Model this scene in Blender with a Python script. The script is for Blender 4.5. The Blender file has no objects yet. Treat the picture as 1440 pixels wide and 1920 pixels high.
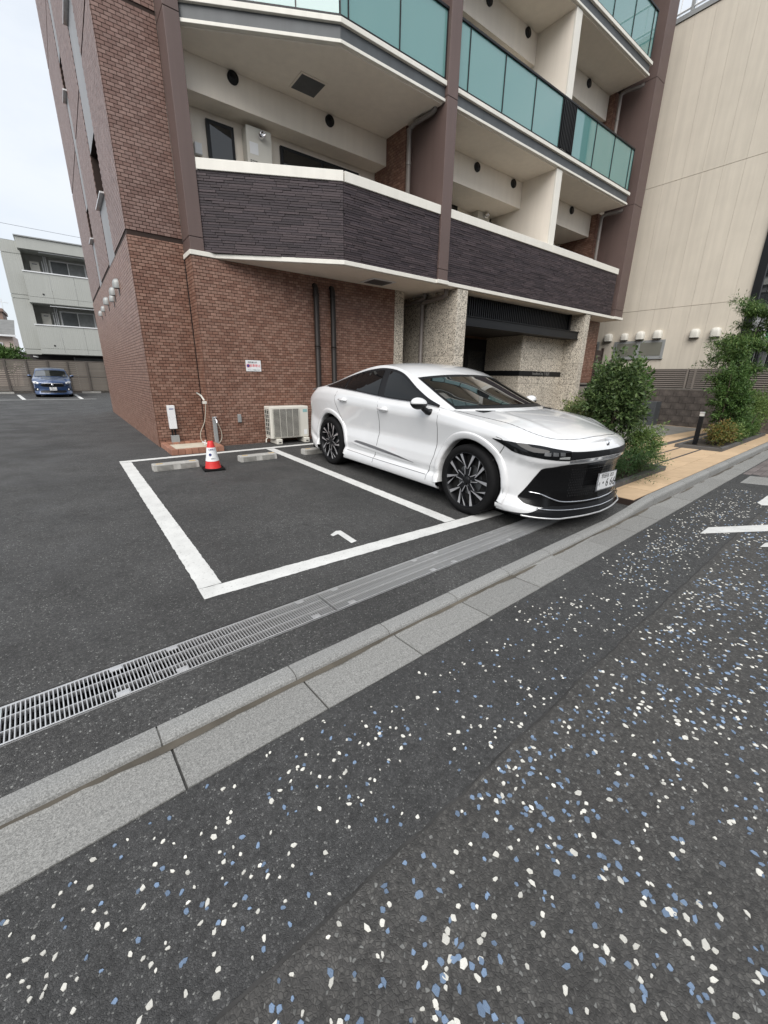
import bpy, math, random
import numpy as np
from mathutils import Matrix, Vector
random.seed(7); np.random.seed(7)
S = bpy.context.scene; C = S.collection; PI = math.pi

# ---------------------------------------------------------------- camera
CAMZ = 1.37; FPX = 760.45
AX = np.array([[0.7986395732882267, -0.17784262522525232, 0.574932024356784],
               [-0.6015916184587168, -0.2616354478682466, 0.7547412914495958],
               [0.016197425049091465, -0.9486405499828545, -0.3159410551827771]])   # world axes seen in the camera (right, down, forward)
cd = bpy.data.cameras.new('camera'); cam = bpy.data.objects.new('camera', cd); C.objects.link(cam); S.camera = cam
cd.sensor_fit = 'VERTICAL'; cd.sensor_height = 24.0; cd.lens = FPX / 1920 * 24.0; cd.clip_start = .05; cd.clip_end = 800
cam.matrix_world = Matrix([[AX[0][0], -AX[0][1], -AX[0][2], 0], [AX[1][0], -AX[1][1], -AX[1][2], 0], [AX[2][0], -AX[2][1], -AX[2][2], CAMZ], [0, 0, 0, 1]])
def px(P):      # photo pixel of world points (n,3): only used to pick which alike pieces show largest
    v = (np.asarray(P, float) - [0, 0, CAMZ]) @ AX
    return np.stack([720 + FPX * v[:, 0] / v[:, 2], 960 + FPX * v[:, 1] / v[:, 2], v[:, 2]], 1)

# ---------------------------------------------------------------- sky, sun, exposure
W = bpy.data.worlds.new('World'); S.world = W; W.use_nodes = True
nt = W.node_tree; nt.nodes.clear(); NN = nt.nodes.new; LK = nt.links.new
SUN_EL, SUN_AZ = math.radians(44), math.radians(228)     # azimuth from +Y clockwise: over the open lot, behind the camera on the left
out = NN('ShaderNodeOutputWorld'); bg = NN('ShaderNodeBackground'); sky = NN('ShaderNodeTexSky')
sky.sky_type = 'NISHITA'; sky.sun_disc = False; sky.sun_elevation = SUN_EL; sky.sun_rotation = SUN_AZ
sky.air_density = 1.2; sky.dust_density = 3.0; sky.ozone_density = 1.0
tc = NN('ShaderNodeTexCoord'); mp = NN('ShaderNodeMapping'); mp.inputs['Scale'].default_value = (1, 1, 2.2)
cl = NN('ShaderNodeTexNoise'); cl.inputs['Scale'].default_value = 2.6; cl.inputs['Detail'].default_value = 7; cl.inputs['Roughness'].default_value = .55
cr = NN('ShaderNodeMapRange'); cr.inputs[1].default_value = .36; cr.inputs[2].default_value = .6; cr.inputs[3].default_value = .80; cr.inputs[4].default_value = 1.0
mx = NN('ShaderNodeMix'); mx.data_type = 'RGBA'; mx.inputs[7].default_value = (5.0, 5.3, 5.7, 1)
LK(tc.outputs['Generated'], mp.inputs['Vector']); LK(mp.outputs[0], cl.inputs['Vector']); LK(cl.outputs['Fac'], cr.inputs[0])
LK(cr.outputs[0], mx.inputs[0]); LK(sky.outputs[0], mx.inputs[6]); LK(mx.outputs[2], bg.inputs['Color']); LK(bg.outputs[0], out.inputs['Surface'])
bg.inputs['Strength'].default_value = .075
sd = bpy.data.lights.new('sun', 'SUN'); sd.energy = 1.5; sd.angle = math.radians(55); sd.color = (1, .965, .92)
so = bpy.data.objects.new('sun', sd); C.objects.link(so)
sdir = Vector((math.sin(SUN_AZ) * math.cos(SUN_EL), math.cos(SUN_AZ) * math.cos(SUN_EL), math.sin(SUN_EL)))
so.rotation_euler = sdir.to_track_quat('Z', 'Y').to_euler(); so.location = (0, 0, 30)
vs = S.view_settings; vs.view_transform = 'Standard'; vs.look = 'None'; vs.exposure = 1.27; vs.gamma = 1; vs.use_curve_mapping = False
S.cycles.use_denoising = True; S.cycles.max_bounces = 6; S.cycles.caustics_reflective = False; S.cycles.caustics_refractive = False

# ---------------------------------------------------------------- mesh helpers
class MB:
    def __init__(s): s.v = []; s.f = []
    def add(s, vs, fs):
        n = len(s.v); s.v += [tuple(map(float, p)) for p in vs]; s.f += [tuple(i + n for i in f) for f in fs]; return s
    def box(s, x0, x1, y0, y1, z0, z1):
        return s.add([(x, y, z) for x in (x0, x1) for y in (y0, y1) for z in (z0, z1)],
                     [(0, 1, 3, 2), (4, 6, 7, 5), (0, 4, 5, 1), (2, 3, 7, 6), (0, 2, 6, 4), (1, 5, 7, 3)])
    def obox(s, o, u, w, n, su, sw, sn):     # box from a corner along three unit vectors
        o, u, w, n = map(np.array, (o, u, w, n)); u = u * su; w = w * sw; n = n * sn
        return s.add([o + a * u + b * w + c * n for a in (0, 1) for b in (0, 1) for c in (0, 1)],
                     [(0, 1, 3, 2), (4, 6, 7, 5), (0, 4, 5, 1), (2, 3, 7, 6), (0, 2, 6, 4), (1, 5, 7, 3)])
    def prism(s, poly, z0, z1):              # plan polygon (counter-clockwise) pulled up
        n = len(poly); z0 = z0 if hasattr(z0, '__len__') else [z0] * n; z1 = z1 if hasattr(z1, '__len__') else [z1] * n
        return s.add([(p[0], p[1], z0[i]) for i, p in enumerate(poly)] + [(p[0], p[1], z1[i]) for i, p in enumerate(poly)],
                     [tuple(range(n - 1, -1, -1)), tuple(range(n, 2 * n))] + [(i, (i + 1) % n, n + (i + 1) % n, n + i) for i in range(n)])
    def grid(s, P, cu=False, cv=False):
        P = np.asarray(P, float); m, n = P.shape[:2]; f = []
        for i in range(m if cu else m - 1):
            for j in range(n if cv else n - 1):
                i2, j2 = (i + 1) % m, (j + 1) % n; f.append((i * n + j, i * n + j2, i2 * n + j2, i2 * n + j))
        return s.add(P.reshape(-1, 3), f)
    def tube(s, pts, r, n=8, cap=True):
        pts = [np.array(p, float) for p in pts]; R = r if hasattr(r, '__len__') else [r] * len(pts); rings = []; up = None
        for i, p in enumerate(pts):
            t = pts[min(i + 1, len(pts) - 1)] - pts[max(i - 1, 0)]; t = t / (np.linalg.norm(t) + 1e-12)
            if up is None: up = np.array([0, 0, 1.]) if abs(t[2]) < .9 else np.array([1., 0, 0])
            a = np.cross(t, up); a /= np.linalg.norm(a) + 1e-12; b = np.cross(a, t); up = b
            rings.append([p + R[i] * (math.cos(2 * PI * k / n) * a + math.sin(2 * PI * k / n) * b) for k in range(n)])
        b0 = len(s.v); s.grid(rings, cv=True)
        if cap: s.f += [tuple(b0 + k for k in range(n)), tuple(b0 + (len(pts) - 1) * n + k for k in range(n - 1, -1, -1))]
        return s
    def lathe(s, prof, n=24, o=(0, 0, 0), ax='z'):
        rings = []
        for r, h in prof:
            ring = []
            for k in range(n):
                a = 2 * PI * k / n; c, d = r * math.cos(a), r * math.sin(a)
                ring.append((o[0] + c, o[1] + d, o[2] + h) if ax == 'z' else ((o[0] + c, o[1] + h, o[2] + d) if ax == 'y' else (o[0] + h, o[1] + c, o[2] + d)))
            rings.append(ring)
        return s.grid(rings, cv=True)
    def mesh(s, name, mat, smooth=False):
        me = bpy.data.meshes.new(name); me.from_pydata(s.v, [], s.f); me.materials.append(mat)
        if smooth: me.polygons.foreach_set('use_smooth', [True] * len(me.polygons))
        me.update(); return me
    def build(s, name, mat, parent=None, smooth=False, bev=0, seg=2, local=False):
        o = bpy.data.objects.new(name, s.mesh(name, mat, smooth)); C.objects.link(o)
        if bev:
            m = o.modifiers.new('b', 'BEVEL'); m.width = bev; m.segments = seg; m.limit_method = 'ANGLE'; m.angle_limit = math.radians(35)
        attach(o, parent, local); return o
ROOT = {}
def attach(o, parent, local=False):
    if parent is None: return
    o.parent = parent
    if not local and parent.name in ROOT: o.matrix_parent_inverse = ROOT[parent.name]
def thing(name, label, cat, loc=(0, 0, 0), group=None, kind=None, rot=None):
    o = bpy.data.objects.new(name, None); C.objects.link(o); o.location = loc; o.empty_display_size = .1
    if rot is not None: o.rotation_euler = rot
    ROOT[o.name] = Matrix.Translation(-Vector(loc)); return tag(o, label, cat, group, kind)
def tag(o, label, cat=None, group=None, kind=None):
    if label: o['label'] = label
    if cat: o['category'] = cat
    if group: o['group'] = group
    if kind: o['kind'] = kind
    return o
def inst(name, me, mat4, parent, local=False):
    o = bpy.data.objects.new(name, me); C.objects.link(o); o.matrix_basis = mat4; attach(o, parent, local); return o
def text(name, body, size, mat, M4, parent, depth=.002, align='CENTER', sx=1.0):
    cu = bpy.data.curves.new(name, 'FONT'); cu.body = body; cu.size = size; cu.extrude = depth; cu.align_x = align; cu.align_y = 'CENTER'
    tmp = bpy.data.objects.new(name, cu); me = bpy.data.meshes.new_from_object(tmp); bpy.data.objects.remove(tmp); me.materials.clear(); me.materials.append(mat)
    o = bpy.data.objects.new(name, me); C.objects.link(o); o.matrix_basis = M4 @ Matrix.Diagonal((sx, 1, 1, 1)); attach(o, parent); return o
def frame(o, u, w):             # matrix with local x along u, y along w
    u = Vector(u).normalized(); w = Vector(w).normalized(); n = u.cross(w)
    return Matrix([[u.x, w.x, n.x, o[0]], [u.y, w.y, n.y, o[1]], [u.z, w.z, n.z, o[2]], [0, 0, 0, 1]])

# ---------------------------------------------------------------- materials
def newmat(name):
    m = bpy.data.materials.new(name); m.use_nodes = True; n = m.node_tree; b = n.nodes['Principled BSDF']; return m, n, b
def nd(n, t, **kw):
    x = n.nodes.new(t)
    for k, v in kw.items():
        if k[0] == '_': x.inputs[k[1:].replace('_', ' ')].default_value = v
        else: setattr(x, k, v)
    return x
def mrange(n, src, a, b, c, d):
    x = n.nodes.new('ShaderNodeMapRange'); n.links.new(src, x.inputs[0])
    for i, v in enumerate((a, b, c, d)): x.inputs[i + 1].default_value = v
    return x.outputs[0]
def mul(n, a, b):
    x = n.nodes.new('ShaderNodeMix'); x.data_type = 'RGBA'; x.blend_type = 'MULTIPLY'; x.inputs[0].default_value = 1
    n.links.new(a, x.inputs[6]); n.links.new(b, x.inputs[7]); return x.outputs[2]
def mixc(n, f, a, b):
    x = n.nodes.new('ShaderNodeMix'); x.data_type = 'RGBA'
    if isinstance(f, float): x.inputs[0].default_value = f
    else: n.links.new(f, x.inputs[0])
    for i, q in ((6, a), (7, b)):
        if isinstance(q, tuple): x.inputs[i].default_value = (*q, 1)
        else: n.links.new(q, x.inputs[i])
    return x.outputs[2]
def val(n, a, b, op='ADD'):
    x = n.nodes.new('ShaderNodeMath'); x.operation = op
    for i, q in enumerate((a, b)):
        if isinstance(q, (int, float)): x.inputs[i].default_value = q
        else: n.links.new(q, x.inputs[i])
    return x.outputs[0]
def noise(n, scale, detail=4, rough=.55, vec=None):
    x = nd(n, 'ShaderNodeTexNoise', _Scale=scale, _Detail=detail, _Roughness=rough)
    if vec is None: vec = nd(n, 'ShaderNodeTexCoord').outputs['Object']
    n.links.new(vec, x.inputs['Vector']); return x.outputs['Fac']
def bumpn(n, b, h, strength=.3, dist=.004):
    x = nd(n, 'ShaderNodeBump', _Strength=strength, _Distance=dist); n.links.new(h, x.inputs['Height']); n.links.new(x.outputs[0], b.inputs['Normal'])
def rnd(n):                     # one number per piece: islands of a joined mesh, or objects
    g = nd(n, 'ShaderNodeNewGeometry'); o = nd(n, 'ShaderNodeObjectInfo'); x = val(n, g.outputs['Random Per Island'], o.outputs['Random']); return val(n, x, 1.0, 'MODULO')
def M(name, col, rough=.6, metal=0, var=.10, vs=2.5, bump=0, bs=120, coat=0, isl=0, spec=.5, col2=None, streak=0):
    m, n, b = newmat(name); b.inputs['Roughness'].default_value = rough; b.inputs['Metallic'].default_value = metal
    b.inputs['Specular IOR Level'].default_value = spec; b.inputs['Coat Weight'].default_value = coat; b.inputs['Coat Roughness'].default_value = .03
    c = nd(n, 'ShaderNodeRGB'); c.outputs[0].default_value = (*col, 1); s = c.outputs[0]
    if col2: s = mixc(n, mrange(n, rnd(n), .35, .65, 0, 1) if isl else mrange(n, noise(n, vs), .4, .6, 0, 1), col, col2)
    if var: s = mul(n, s, mrange(n, noise(n, vs, 6), .3, .7, 1 - var, 1 + var))
    if streak:                  # rain streaks running down
        t = nd(n, 'ShaderNodeTexCoord'); mp_ = nd(n, 'ShaderNodeMapping'); mp_.inputs['Scale'].default_value = (7, 7, .35); n.links.new(t.outputs['Object'], mp_.inputs['Vector'])
        s = mul(n, s, mrange(n, noise(n, 1.0, 5, .6, mp_.outputs[0]), .35, .65, 1 - streak, 1.0))
    if isl: s = mul(n, s, mrange(n, val(n, val(n, rnd(n), 7.13, 'MULTIPLY'), 1.0, 'MODULO'), 0, 1, 1 - isl, 1 + isl))
    n.links.new(s, b.inputs['Base Color'])
    if bump: bumpn(n, b, noise(n, bs, 3), bump, .003)
    return m
def asphalt(name, base, agg, scale, light=.10, bump=.5, patch=.18, worn=False):
    m, n, b = newmat(name); t = nd(n, 'ShaderNodeTexCoord').outputs['Object']
    v = nd(n, 'ShaderNodeTexVoronoi', _Scale=scale); n.links.new(t, v.inputs['Vector'])
    sep = nd(n, 'ShaderNodeSeparateColor'); n.links.new(v.outputs['Color'], sep.inputs[0])
    ve = nd(n, 'ShaderNodeTexVoronoi', _Scale=scale); ve.feature = 'DISTANCE_TO_EDGE'; n.links.new(t, ve.inputs['Vector']); edge = mrange(n, ve.outputs['Distance'], .04, .16, 0, 1)
    pick = val(n, mrange(n, sep.outputs[0], .35, 1.0, 0, 1), edge, 'MULTIPLY')
    c = mixc(n, pick, base, agg)
    c = mixc(n, val(n, mrange(n, sep.outputs[1], .93, .97, 0, 1), edge, 'MULTIPLY'), c, (light, light, light * .95))
    c = mul(n, c, mrange(n, noise(n, .55, 4, .6, t), .56, .70, 1, .74)); c = mul(n, c, mrange(n, noise(n, .9, 6, .6, t), .3, .7, 1 - patch, 1 + patch)); c = mul(n, c, mrange(n, noise(n, 14, 4, .6, t), .3, .7, .86, 1.14)); c = mul(n, c, mrange(n, noise(n, 55, 3, .7, t), .32, .68, .62, 1.38))
    if worn:                    # hairline cracks and old oil drips
        wob = nd(n, 'ShaderNodeTexNoise', _Scale=1.7, _Detail=5); n.links.new(t, wob.inputs['Vector']); ad = nd(n, 'ShaderNodeVectorMath', operation='MULTIPLY_ADD'); n.links.new(wob.outputs['Color'], ad.inputs[0]); ad.inputs[1].default_value = (.9, .9, 0); n.links.new(t, ad.inputs[2])
        cv = nd(n, 'ShaderNodeTexVoronoi', _Scale=.42); cv.feature = 'DISTANCE_TO_EDGE'; n.links.new(ad.outputs[0], cv.inputs['Vector'])
        c = mixc(n, val(n, mrange(n, cv.outputs['Distance'], .0, .0045, .8, 0), mrange(n, noise(n, .35, 3, .5, t), .50, .58, 0, 1), 'MULTIPLY'), c, (.012, .012, .012))
        dv = nd(n, 'ShaderNodeTexVoronoi', _Scale=1.6); n.links.new(ad.outputs[0], dv.inputs['Vector']); sp_ = nd(n, 'ShaderNodeSeparateColor'); n.links.new(dv.outputs['Color'], sp_.inputs[0])
        c = mixc(n, val(n, mrange(n, dv.outputs['Distance'], .03, .13, .55, 0), mrange(n, sp_.outputs[0], .72, .78, 0, 1), 'MULTIPLY'), c, (.018, .017, .016))
    n.links.new(c, b.inputs['Base Color']); b.inputs['Specular IOR Level'].default_value = .5
    n.links.new(mrange(n, noise(n, 2.2, 4, .5, t), .3, .7, .58, .85), b.inputs['Roughness'])
    bumpn(n, b, val(n, edge, mrange(n, noise(n, scale * 1.5, 3, .6, t), 0, 1, 0, .6)), bump, .004); return m
def granite(name, light, dark, scale=45, thr=(.44, .52), rough=.45):
    m, n, b = newmat(name); t = nd(n, 'ShaderNodeTexCoord').outputs['Object']
    a = mrange(n, noise(n, scale, 2, .6, t), thr[0], thr[1], 0, 1); c = mixc(n, a, dark, light)
    c = mul(n, c, mrange(n, noise(n, scale * .45, 3, .6, t), .35, .65, .72, 1.2)); c = mul(n, c, mrange(n, rnd(n), 0, 1, .93, 1.07))
    n.links.new(c, b.inputs['Base Color']); b.inputs['Roughness'].default_value = rough; bumpn(n, b, a, .15, .002); return m
def leafmat(name, c1, c2, rough=.45):
    m, n, b = newmat(name); r = rnd(n); c = mixc(n, mrange(n, r, .2, .9, 0, 1), c1, c2); c = mul(n, c, mrange(n, val(n, val(n, r, 5.3, 'MULTIPLY'), 1.0, 'MODULO'), 0, 1, .72, 1.3))
    n.links.new(c, b.inputs['Base Color']); b.inputs['Roughness'].default_value = rough; b.inputs['Specular IOR Level'].default_value = .4
    tr = nd(n, 'ShaderNodeBsdfTranslucent'); n.links.new(c, tr.inputs['Color']); ms = nd(n, 'ShaderNodeMixShader'); ms.inputs[0].default_value = .28
    n.links.new(b.outputs[0], ms.inputs[1]); n.links.new(tr.outputs[0], ms.inputs[2]); n.links.new(ms.outputs[0], n.nodes['Material Output'].inputs['Surface']); return m

m_lot = asphalt('lot_asphalt', (.041, .0405, .0395), (.092, .090, .087), 150, .22, .6, .30, True)
m_road = asphalt('road_asphalt', (.045, .043, .0405), (.086, .0825, .0765), 100, .16, .38, .20)
m_roadsm = asphalt('road_patch_asphalt', (.037, .0368, .0365), (.076, .0755, .0745), 170, .17, .5, .16)
m_far = M('ground_far', (.07, .07, .068), .95, var=.25, vs=.3)
m_kerb = granite('kerb_concrete', (.29, .29, .28), (.165, .165, .16), 330, (.36, .56), .85)
m_gut = granite('gutter_concrete', (.275, .272, .258), (.15, .15, .145), 300, (.36, .56), .85)
m_paint = None
def paint():
    m, n, b = newmat('road_paint'); t = nd(n, 'ShaderNodeTexCoord').outputs['Object']
    w = mrange(n, noise(n, 60, 5, .75, t), .30, .42, 0, 1); c = mixc(n, w, (.20, .20, .19), (.62, .62, .60)); c = mul(n, c, mrange(n, noise(n, 5, 5, .6, t), .3, .7, .86, 1.06))
    n.links.new(c, b.inputs['Base Color']); b.inputs['Roughness'].default_value = .7; bumpn(n, b, noise(n, 150, 3, .6, t), .4, .003); return m
m_paint = paint()
m_steel = M('galvanised_steel', (.66, .66, .66), .45, .75, .15, 20)
m_steeld = M('dark_steel', (.16, .165, .17), .45, .8, .1, 10)
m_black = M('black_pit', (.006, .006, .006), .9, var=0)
m_mud = M('wet_mud', (.085, .074, .058), .8, var=.4, vs=4)
m_tile = M('brown_wall_tile', (.202, .106, .076), .42, var=.10, vs=14, isl=.11, col2=(.262, .154, .115), streak=.08, spec=.4, bump=.12, bs=160)
m_tileup = M('mauve_wall_tile', (.182, .108, .088), .42, var=.08, vs=14, isl=.09, col2=(.230, .148, .124), streak=.08, spec=.4, bump=.1, bs=160)
m_grout = M('tile_grout', (.028, .016, .012), .9, var=.1)
m_slate = M('charcoal_stone_cladding', (.043, .0335, .038), .6, var=.20, vs=9, isl=.24, spec=.3, col2=(.057, .0435, .047), bump=.5, bs=45)
m_slatebk = M('cladding_joint', (.012, .011, .012), .9, var=0)
m_trim = M('off_white_stone_trim', (.70, .68, .62), .6, var=.05, vs=1.2, bump=.1, bs=180, streak=.07)
m_cream = M('cream_sprayed_render', (.82, .755, .665), .85, var=.05, vs=.8, bump=.5, bs=260, streak=.05)
m_brown = M('brown_painted_panel', (.112, .076, .068), .55, var=.06, vs=1.5, bump=.12, bs=300, streak=.10)
m_band = M('grey_slab_band', (.075, .082, .088), .5, var=.12, vs=2, streak=.15)
m_frame = M('black_aluminium', (.009, .0095, .011), .4, .2, .05, 3, spec=.35)
m_gran = granite('beige_granite', (.56, .51, .43), (.060, .054, .048), 50, (.39, .475), .5)
m_pipe = M('grey_brown_pipe', (.17, .15, .137), .4, var=.1, streak=.12)
m_piped = M('dark_brown_pipe', (.016, .0125, .011), .5, var=.1, spec=.3)
m_white = M('white_plastic', (.72, .73, .74), .4, var=.04)
m_ivory = M('ivory_appliance', (.62, .60, .54), .45, var=.05, vs=2)
m_grey = M('grey_metal_panel', (.30, .31, .31), .45, .2, .08, 3)
m_hood = M('grey_vent_hood', (.30, .31, .305), .45, .3, .10, 6)
m_red = M('red_plastic', (.58, .026, .024), .45, var=.08, vs=6)
m_rubber = M('black_rubber', (.007, .007, .0074), .75, var=.15, vs=20, spec=.15)
m_conc = M('weathered_concrete', (.36, .352, .33), .9, var=.2, vs=9, bump=.5, bs=140, streak=.12)
m_yel = M('yellow_reflector', (.70, .42, .05), .4)
m_blue = M('blue_print', (.05, .06, .22), .6, var=0)
m_redp = M('red_print', (.70, .03, .05), .6, var=0)
m_blkp = M('black_print', (.02, .02, .02), .6, var=0)
m_chrome = M('chrome', (.80, .80, .82), .12, 1, .02)
m_alu = M('machined_alloy', (.62, .62, .64), .30, .75, .04)
def glassmat(name, col, trans=.0, rough=.02, alpha=1, spec=.5, coat=0):
    m, n, b = newmat(name); b.inputs['Base Color'].default_value = (*col, 1); b.inputs['Roughness'].default_value = rough; b.inputs['Coat Weight'].default_value = coat; b.inputs['Coat Roughness'].default_value = .01
    b.inputs['Specular IOR Level'].default_value = spec; b.inputs['Transmission Weight'].default_value = trans; b.inputs['IOR'].default_value = 1.5; b.inputs['Alpha'].default_value = alpha; return m
m_teal = glassmat('teal_balcony_glass', (.125, .295, .285), 0, .02, .82, .9, .8); m_teal.node_tree.nodes['Principled BSDF'].inputs['Coat IOR'].default_value = 1.65
m_wglass = glassmat('window_glass', (.010, .012, .013), 0, .02, 1, .8)
m_cglass = glassmat('car_glass', (.004, .0045, .005), 0, .015, 1, .36)
m_wind = glassmat('windshield_glass', (.005, .006, .006), 0, .01, 1, .5, 1); m_wind.node_tree.nodes['Principled BSDF'].inputs['Coat IOR'].default_value = 1.7
# ---------------------------------------------------------------- ground, road, kerb
SL = .047                                    # the street runs at a small angle to the building
def lotz(y): return .0125 * (min(y, 8.06) - 2.7)
def kline(x): return 1.592 + SL * x          # back edge of the kerb
su = Vector((1, SL, 0)).normalized(); sv = Vector((SL, -1, 0)).normalized()     # along the street, towards the street
ROADZ = -.05
m = MB(); m.add([(-400, -400, -.16), (400, -400, -.16), (400, 400, -.16), (-400, 400, -.16)], [(0, 1, 2, 3)])
tag(m.build('ground', m_far), None, kind='structure')
m = MB()
xs = [-16, -8, -4, -2, 0, 1, 2, 3, 4, 5.02]
for off0, off1 in ((0, .263), (.525, None)):
    ys = [kline(0) + off0] + ([kline(0) + off1] if off1 else [2.7, 4, 6, 8.06, 12, 20, 34.2])
    P = [[(x, y + (SL * x if y < 2.69 else 0), lotz(y + (SL * x if y < 2.69 else 0))) for y in ys] for x in xs]
    m.grid(np.array(P)[::-1])
P = [[(x, y, lotz(y)) for y in (6.2, 8.06, 12)] for x in (5.02, 8, 16)]; m.grid(np.array(P)[::-1])
lot = tag(m.build('parking_lot', m_lot), None, kind='structure')
m = MB()
def strip(mb, d0, d1, z, x0=-20, x1=70, n=12):
    xx = np.linspace(x0, x1, n); mb.grid([[(x + 0 * d, kline(x) - d, z) for d in (d0, d1)] for x in xx][::1])
strip(m, .90, 9.5, ROADZ); road = tag(m.build('road', m_road), None, kind='structure')
rp = np.random.RandomState(5); rowsP = []
for x in np.arange(-8, 40, .04):
    e = .960 + .004 * math.sin(x * 2.1) + .003 * math.sin(x * 9.3) + rp.uniform(-.003, .003); rowsP.append([(x, kline(x) - .330, ROADZ + .002), (x, kline(x) - e + .006, ROADZ + .0035), (x, kline(x) - e, ROADZ - .002)])
sm_ = MB(); sm_.grid([[(r[1][0], r[1][1] - .002 + rp.uniform(-.003, .003), ROADZ + .0045), (r[1][0], r[1][1] - .0065 - rp.uniform(0, .004), ROADZ + .0012)] for r in rowsP]); tag(sm_.build('road_seam', M('tar_seam', (.030, .029, .028), .8, var=.3, vs=9)), None, kind='structure')
patch = tag(MB().grid(rowsP).build('road_patch', m_roadsm), None, kind='structure')

# flint chips pressed into the road: white and pale blue
m_chw = M('white_flint', (.64, .625, .57), .65, var=.22, vs=70, isl=.20, bump=.5, bs=200); m_chb = M('blue_flint', (.165, .235, .345), .6, var=.22, vs=70, isl=.30, bump=.5, bs=200)
protos = []
for i in range(7):
    k = random.choice((5, 6, 6, 7)); a = sorted(random.uniform(0, 2 * PI) for _ in range(k)); a = [2 * PI * (j + random.uniform(-.3, .3)) / k for j in range(k)]
    r = [random.uniform(.62, 1.1) for _ in a]; el = random.uniform(.5, .85)
    top = [(rr * .86 * math.cos(t), rr * .86 * math.sin(t) * el, random.uniform(.8, 1.1)) for rr, t in zip(r, a)]; bot = [(rr * math.cos(t), rr * math.sin(t) * el, -.6) for rr, t in zip(r, a)]
    protos.append((np.array(bot + top), [tuple(range(k, 2 * k))] + [(j, (j + 1) % k, k + (j + 1) % k, k + j) for j in range(k)]))
chips = []; rs = np.random.RandomState(3)
cl1 = rs.uniform(0, 1, (430, 2)) * [17, 3.6] + [-2.5, .36]        # cluster centres: (along, off the kerb)
for tries in range(110000):
    if len(chips) >= 24000: break
    x = rs.uniform(-2.5, 14); d = rs.uniform(.36, 4.0); dd = np.hypot((cl1[:, 0] - x) * .8, cl1[:, 1] - d).min()
    p = (.34 if .345 < d < .955 else .44) * (.30 + .70 * math.exp(-(dd / .16) ** 2)) * (1 if x < 6 else .6)
    if abs(d - .96) < .03 or (d < .5 and rs.rand() < .6) or rs.rand() > p: continue
    if x > 7.3 and d < 1.2: continue
    white = rs.rand() < (.68 if d < .96 else .40); s = rs.uniform(.0056, .0120) * (1 if d < .96 else 1.22) * (1 if rs.rand() < .85 else 1.3)
    chips.append((x, kline(x) - d, rs.uniform(0, 2 * PI), s, rs.randint(7), white, d))
ca = np.array([(c[0], c[1], ROADZ) for c in chips]); q = px(ca); vis = (q[:, 2] > .1) & (q[:, 0] > 0) & (q[:, 0] < 1440) & (q[:, 1] < 1920)
ar = np.where(vis, np.array([c[3] for c in chips]) ** 2 / np.maximum(q[:, 2], .1) ** 3, -1); big = set(np.argsort(-ar)[:300].tolist())
cm = {}; acc = {True: MB(), False: MB()}
for i, (x, y, a, s, k, w, d) in enumerate(chips):
    z = ROADZ + (.003 if d < .96 else 0) + .0005; M4 = Matrix.Translation((x, y, z)) @ Matrix.Rotation(a, 4, 'Z') @ Matrix.Diagonal((s, s, .0016, 1))
    if i in big:
        if (k, w) not in cm: cm[(k, w)] = MB().add(*protos[k]).mesh('stone_chip', m_chw if w else m_chb)
        inst('stone_chip', cm[(k, w)], M4, road)
    else:
        A = np.array(M4); v = protos[k][0] @ A[:3, :3].T + A[:3, 3]; acc[w].add(v, protos[k][1])
for w in (True, False): tag(acc[w].build('stone_chips', m_chw if w else m_chb, road), None, kind='stuff')

# kerb stones and gutter slabs
kerb = thing('kerb', None, None, (0, 1.59, 0), kind='structure'); PIT = .594
prof = [(0, 0), (.052, 0), (.074, -.006), (.085, -.016), (.090, -.034), (.090, -.12), (0, -.12)]
def kstone(zl, zr):
    mb = MB(); n = len(prof); L = PIT - .006
    for x, dz in ((0, zl), (L, zr)): mb.v += [(x, -d, z + (dz if z > -.1 else 0) + (-.012)) for d, z in prof]
    mb.f += [(i, n + i, n + (i + 1) % n, (i + 1) % n) for i in range(n)] + [tuple(range(n)), tuple(range(2 * n - 1, n - 1, -1))]; return mb.mesh('kerb_stone', m_kerb)
kl, kr1, kr2, kh = kstone(0, 0), kstone(0, .034), kstone(.034, .078), kstone(.078, .078)
rz = Matrix.Rotation(math.atan(SL), 4, 'Z')
m_mort = M('joint_mortar', (.13, .128, .12), .95, var=.3, vs=30)
for x0, x1, dz0, dz1 in ((-8.2, 4.2, 0, 0), (4.2, 4.8, 0, .034), (4.8, 5.4, .034, .078), (5.4, 16.5, .078, .078)):
    MB().grid([[(x, kline(x) - d, z + (dz if z > -.1 else 0) - .016) for d, z in ((.004, -.1), (.004, 0), (.052, 0), (.072, -.006), (.082, -.016), (.086, -.034), (.086, -.12))] for x, dz in ((x0, dz0), (x1, dz1))]).build('joint_mortar', m_mort, kerb)
for i in range(-14, 28):
    x = .057 + PIT * i; me = kl if x < 4.1 else (kr1 if x < 4.7 else (kr2 if x < 5.3 else kh))
    inst('kerb_stone', me, Matrix.Translation((x, kline(x) + random.uniform(-.002, .002), random.uniform(-.0015, .0015))) @ rz, kerb)
gut = thing('gutter', None, None, (0, 1.4, 0), kind='structure'); MB().grid([[(x, kline(x) - d, z) for d, z in ((.09, -.050), (.12, -.056), (.329, -.050))] for x in (-8.2, 16.5)]).build('joint_mortar', M('dark_mortar', (.075, .073, .068), .95, var=.3, vs=30), gut)
mb = MB(); gp = [(.094, -.046), (.12, -.052), (.332, -.046), (.332, -.12), (.094, -.12)]; n = 5
for x in (0, PIT - .009): mb.v += [(x, -d, z) for d, z in gp]
mb.f += [(i, n + i, n + (i + 1) % n, (i + 1) % n) for i in range(n)] + [(0, 1, 2, 3, 4), (9, 8, 7, 6, 5)]; gme = mb.mesh('gutter_slab', m_gut)
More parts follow.
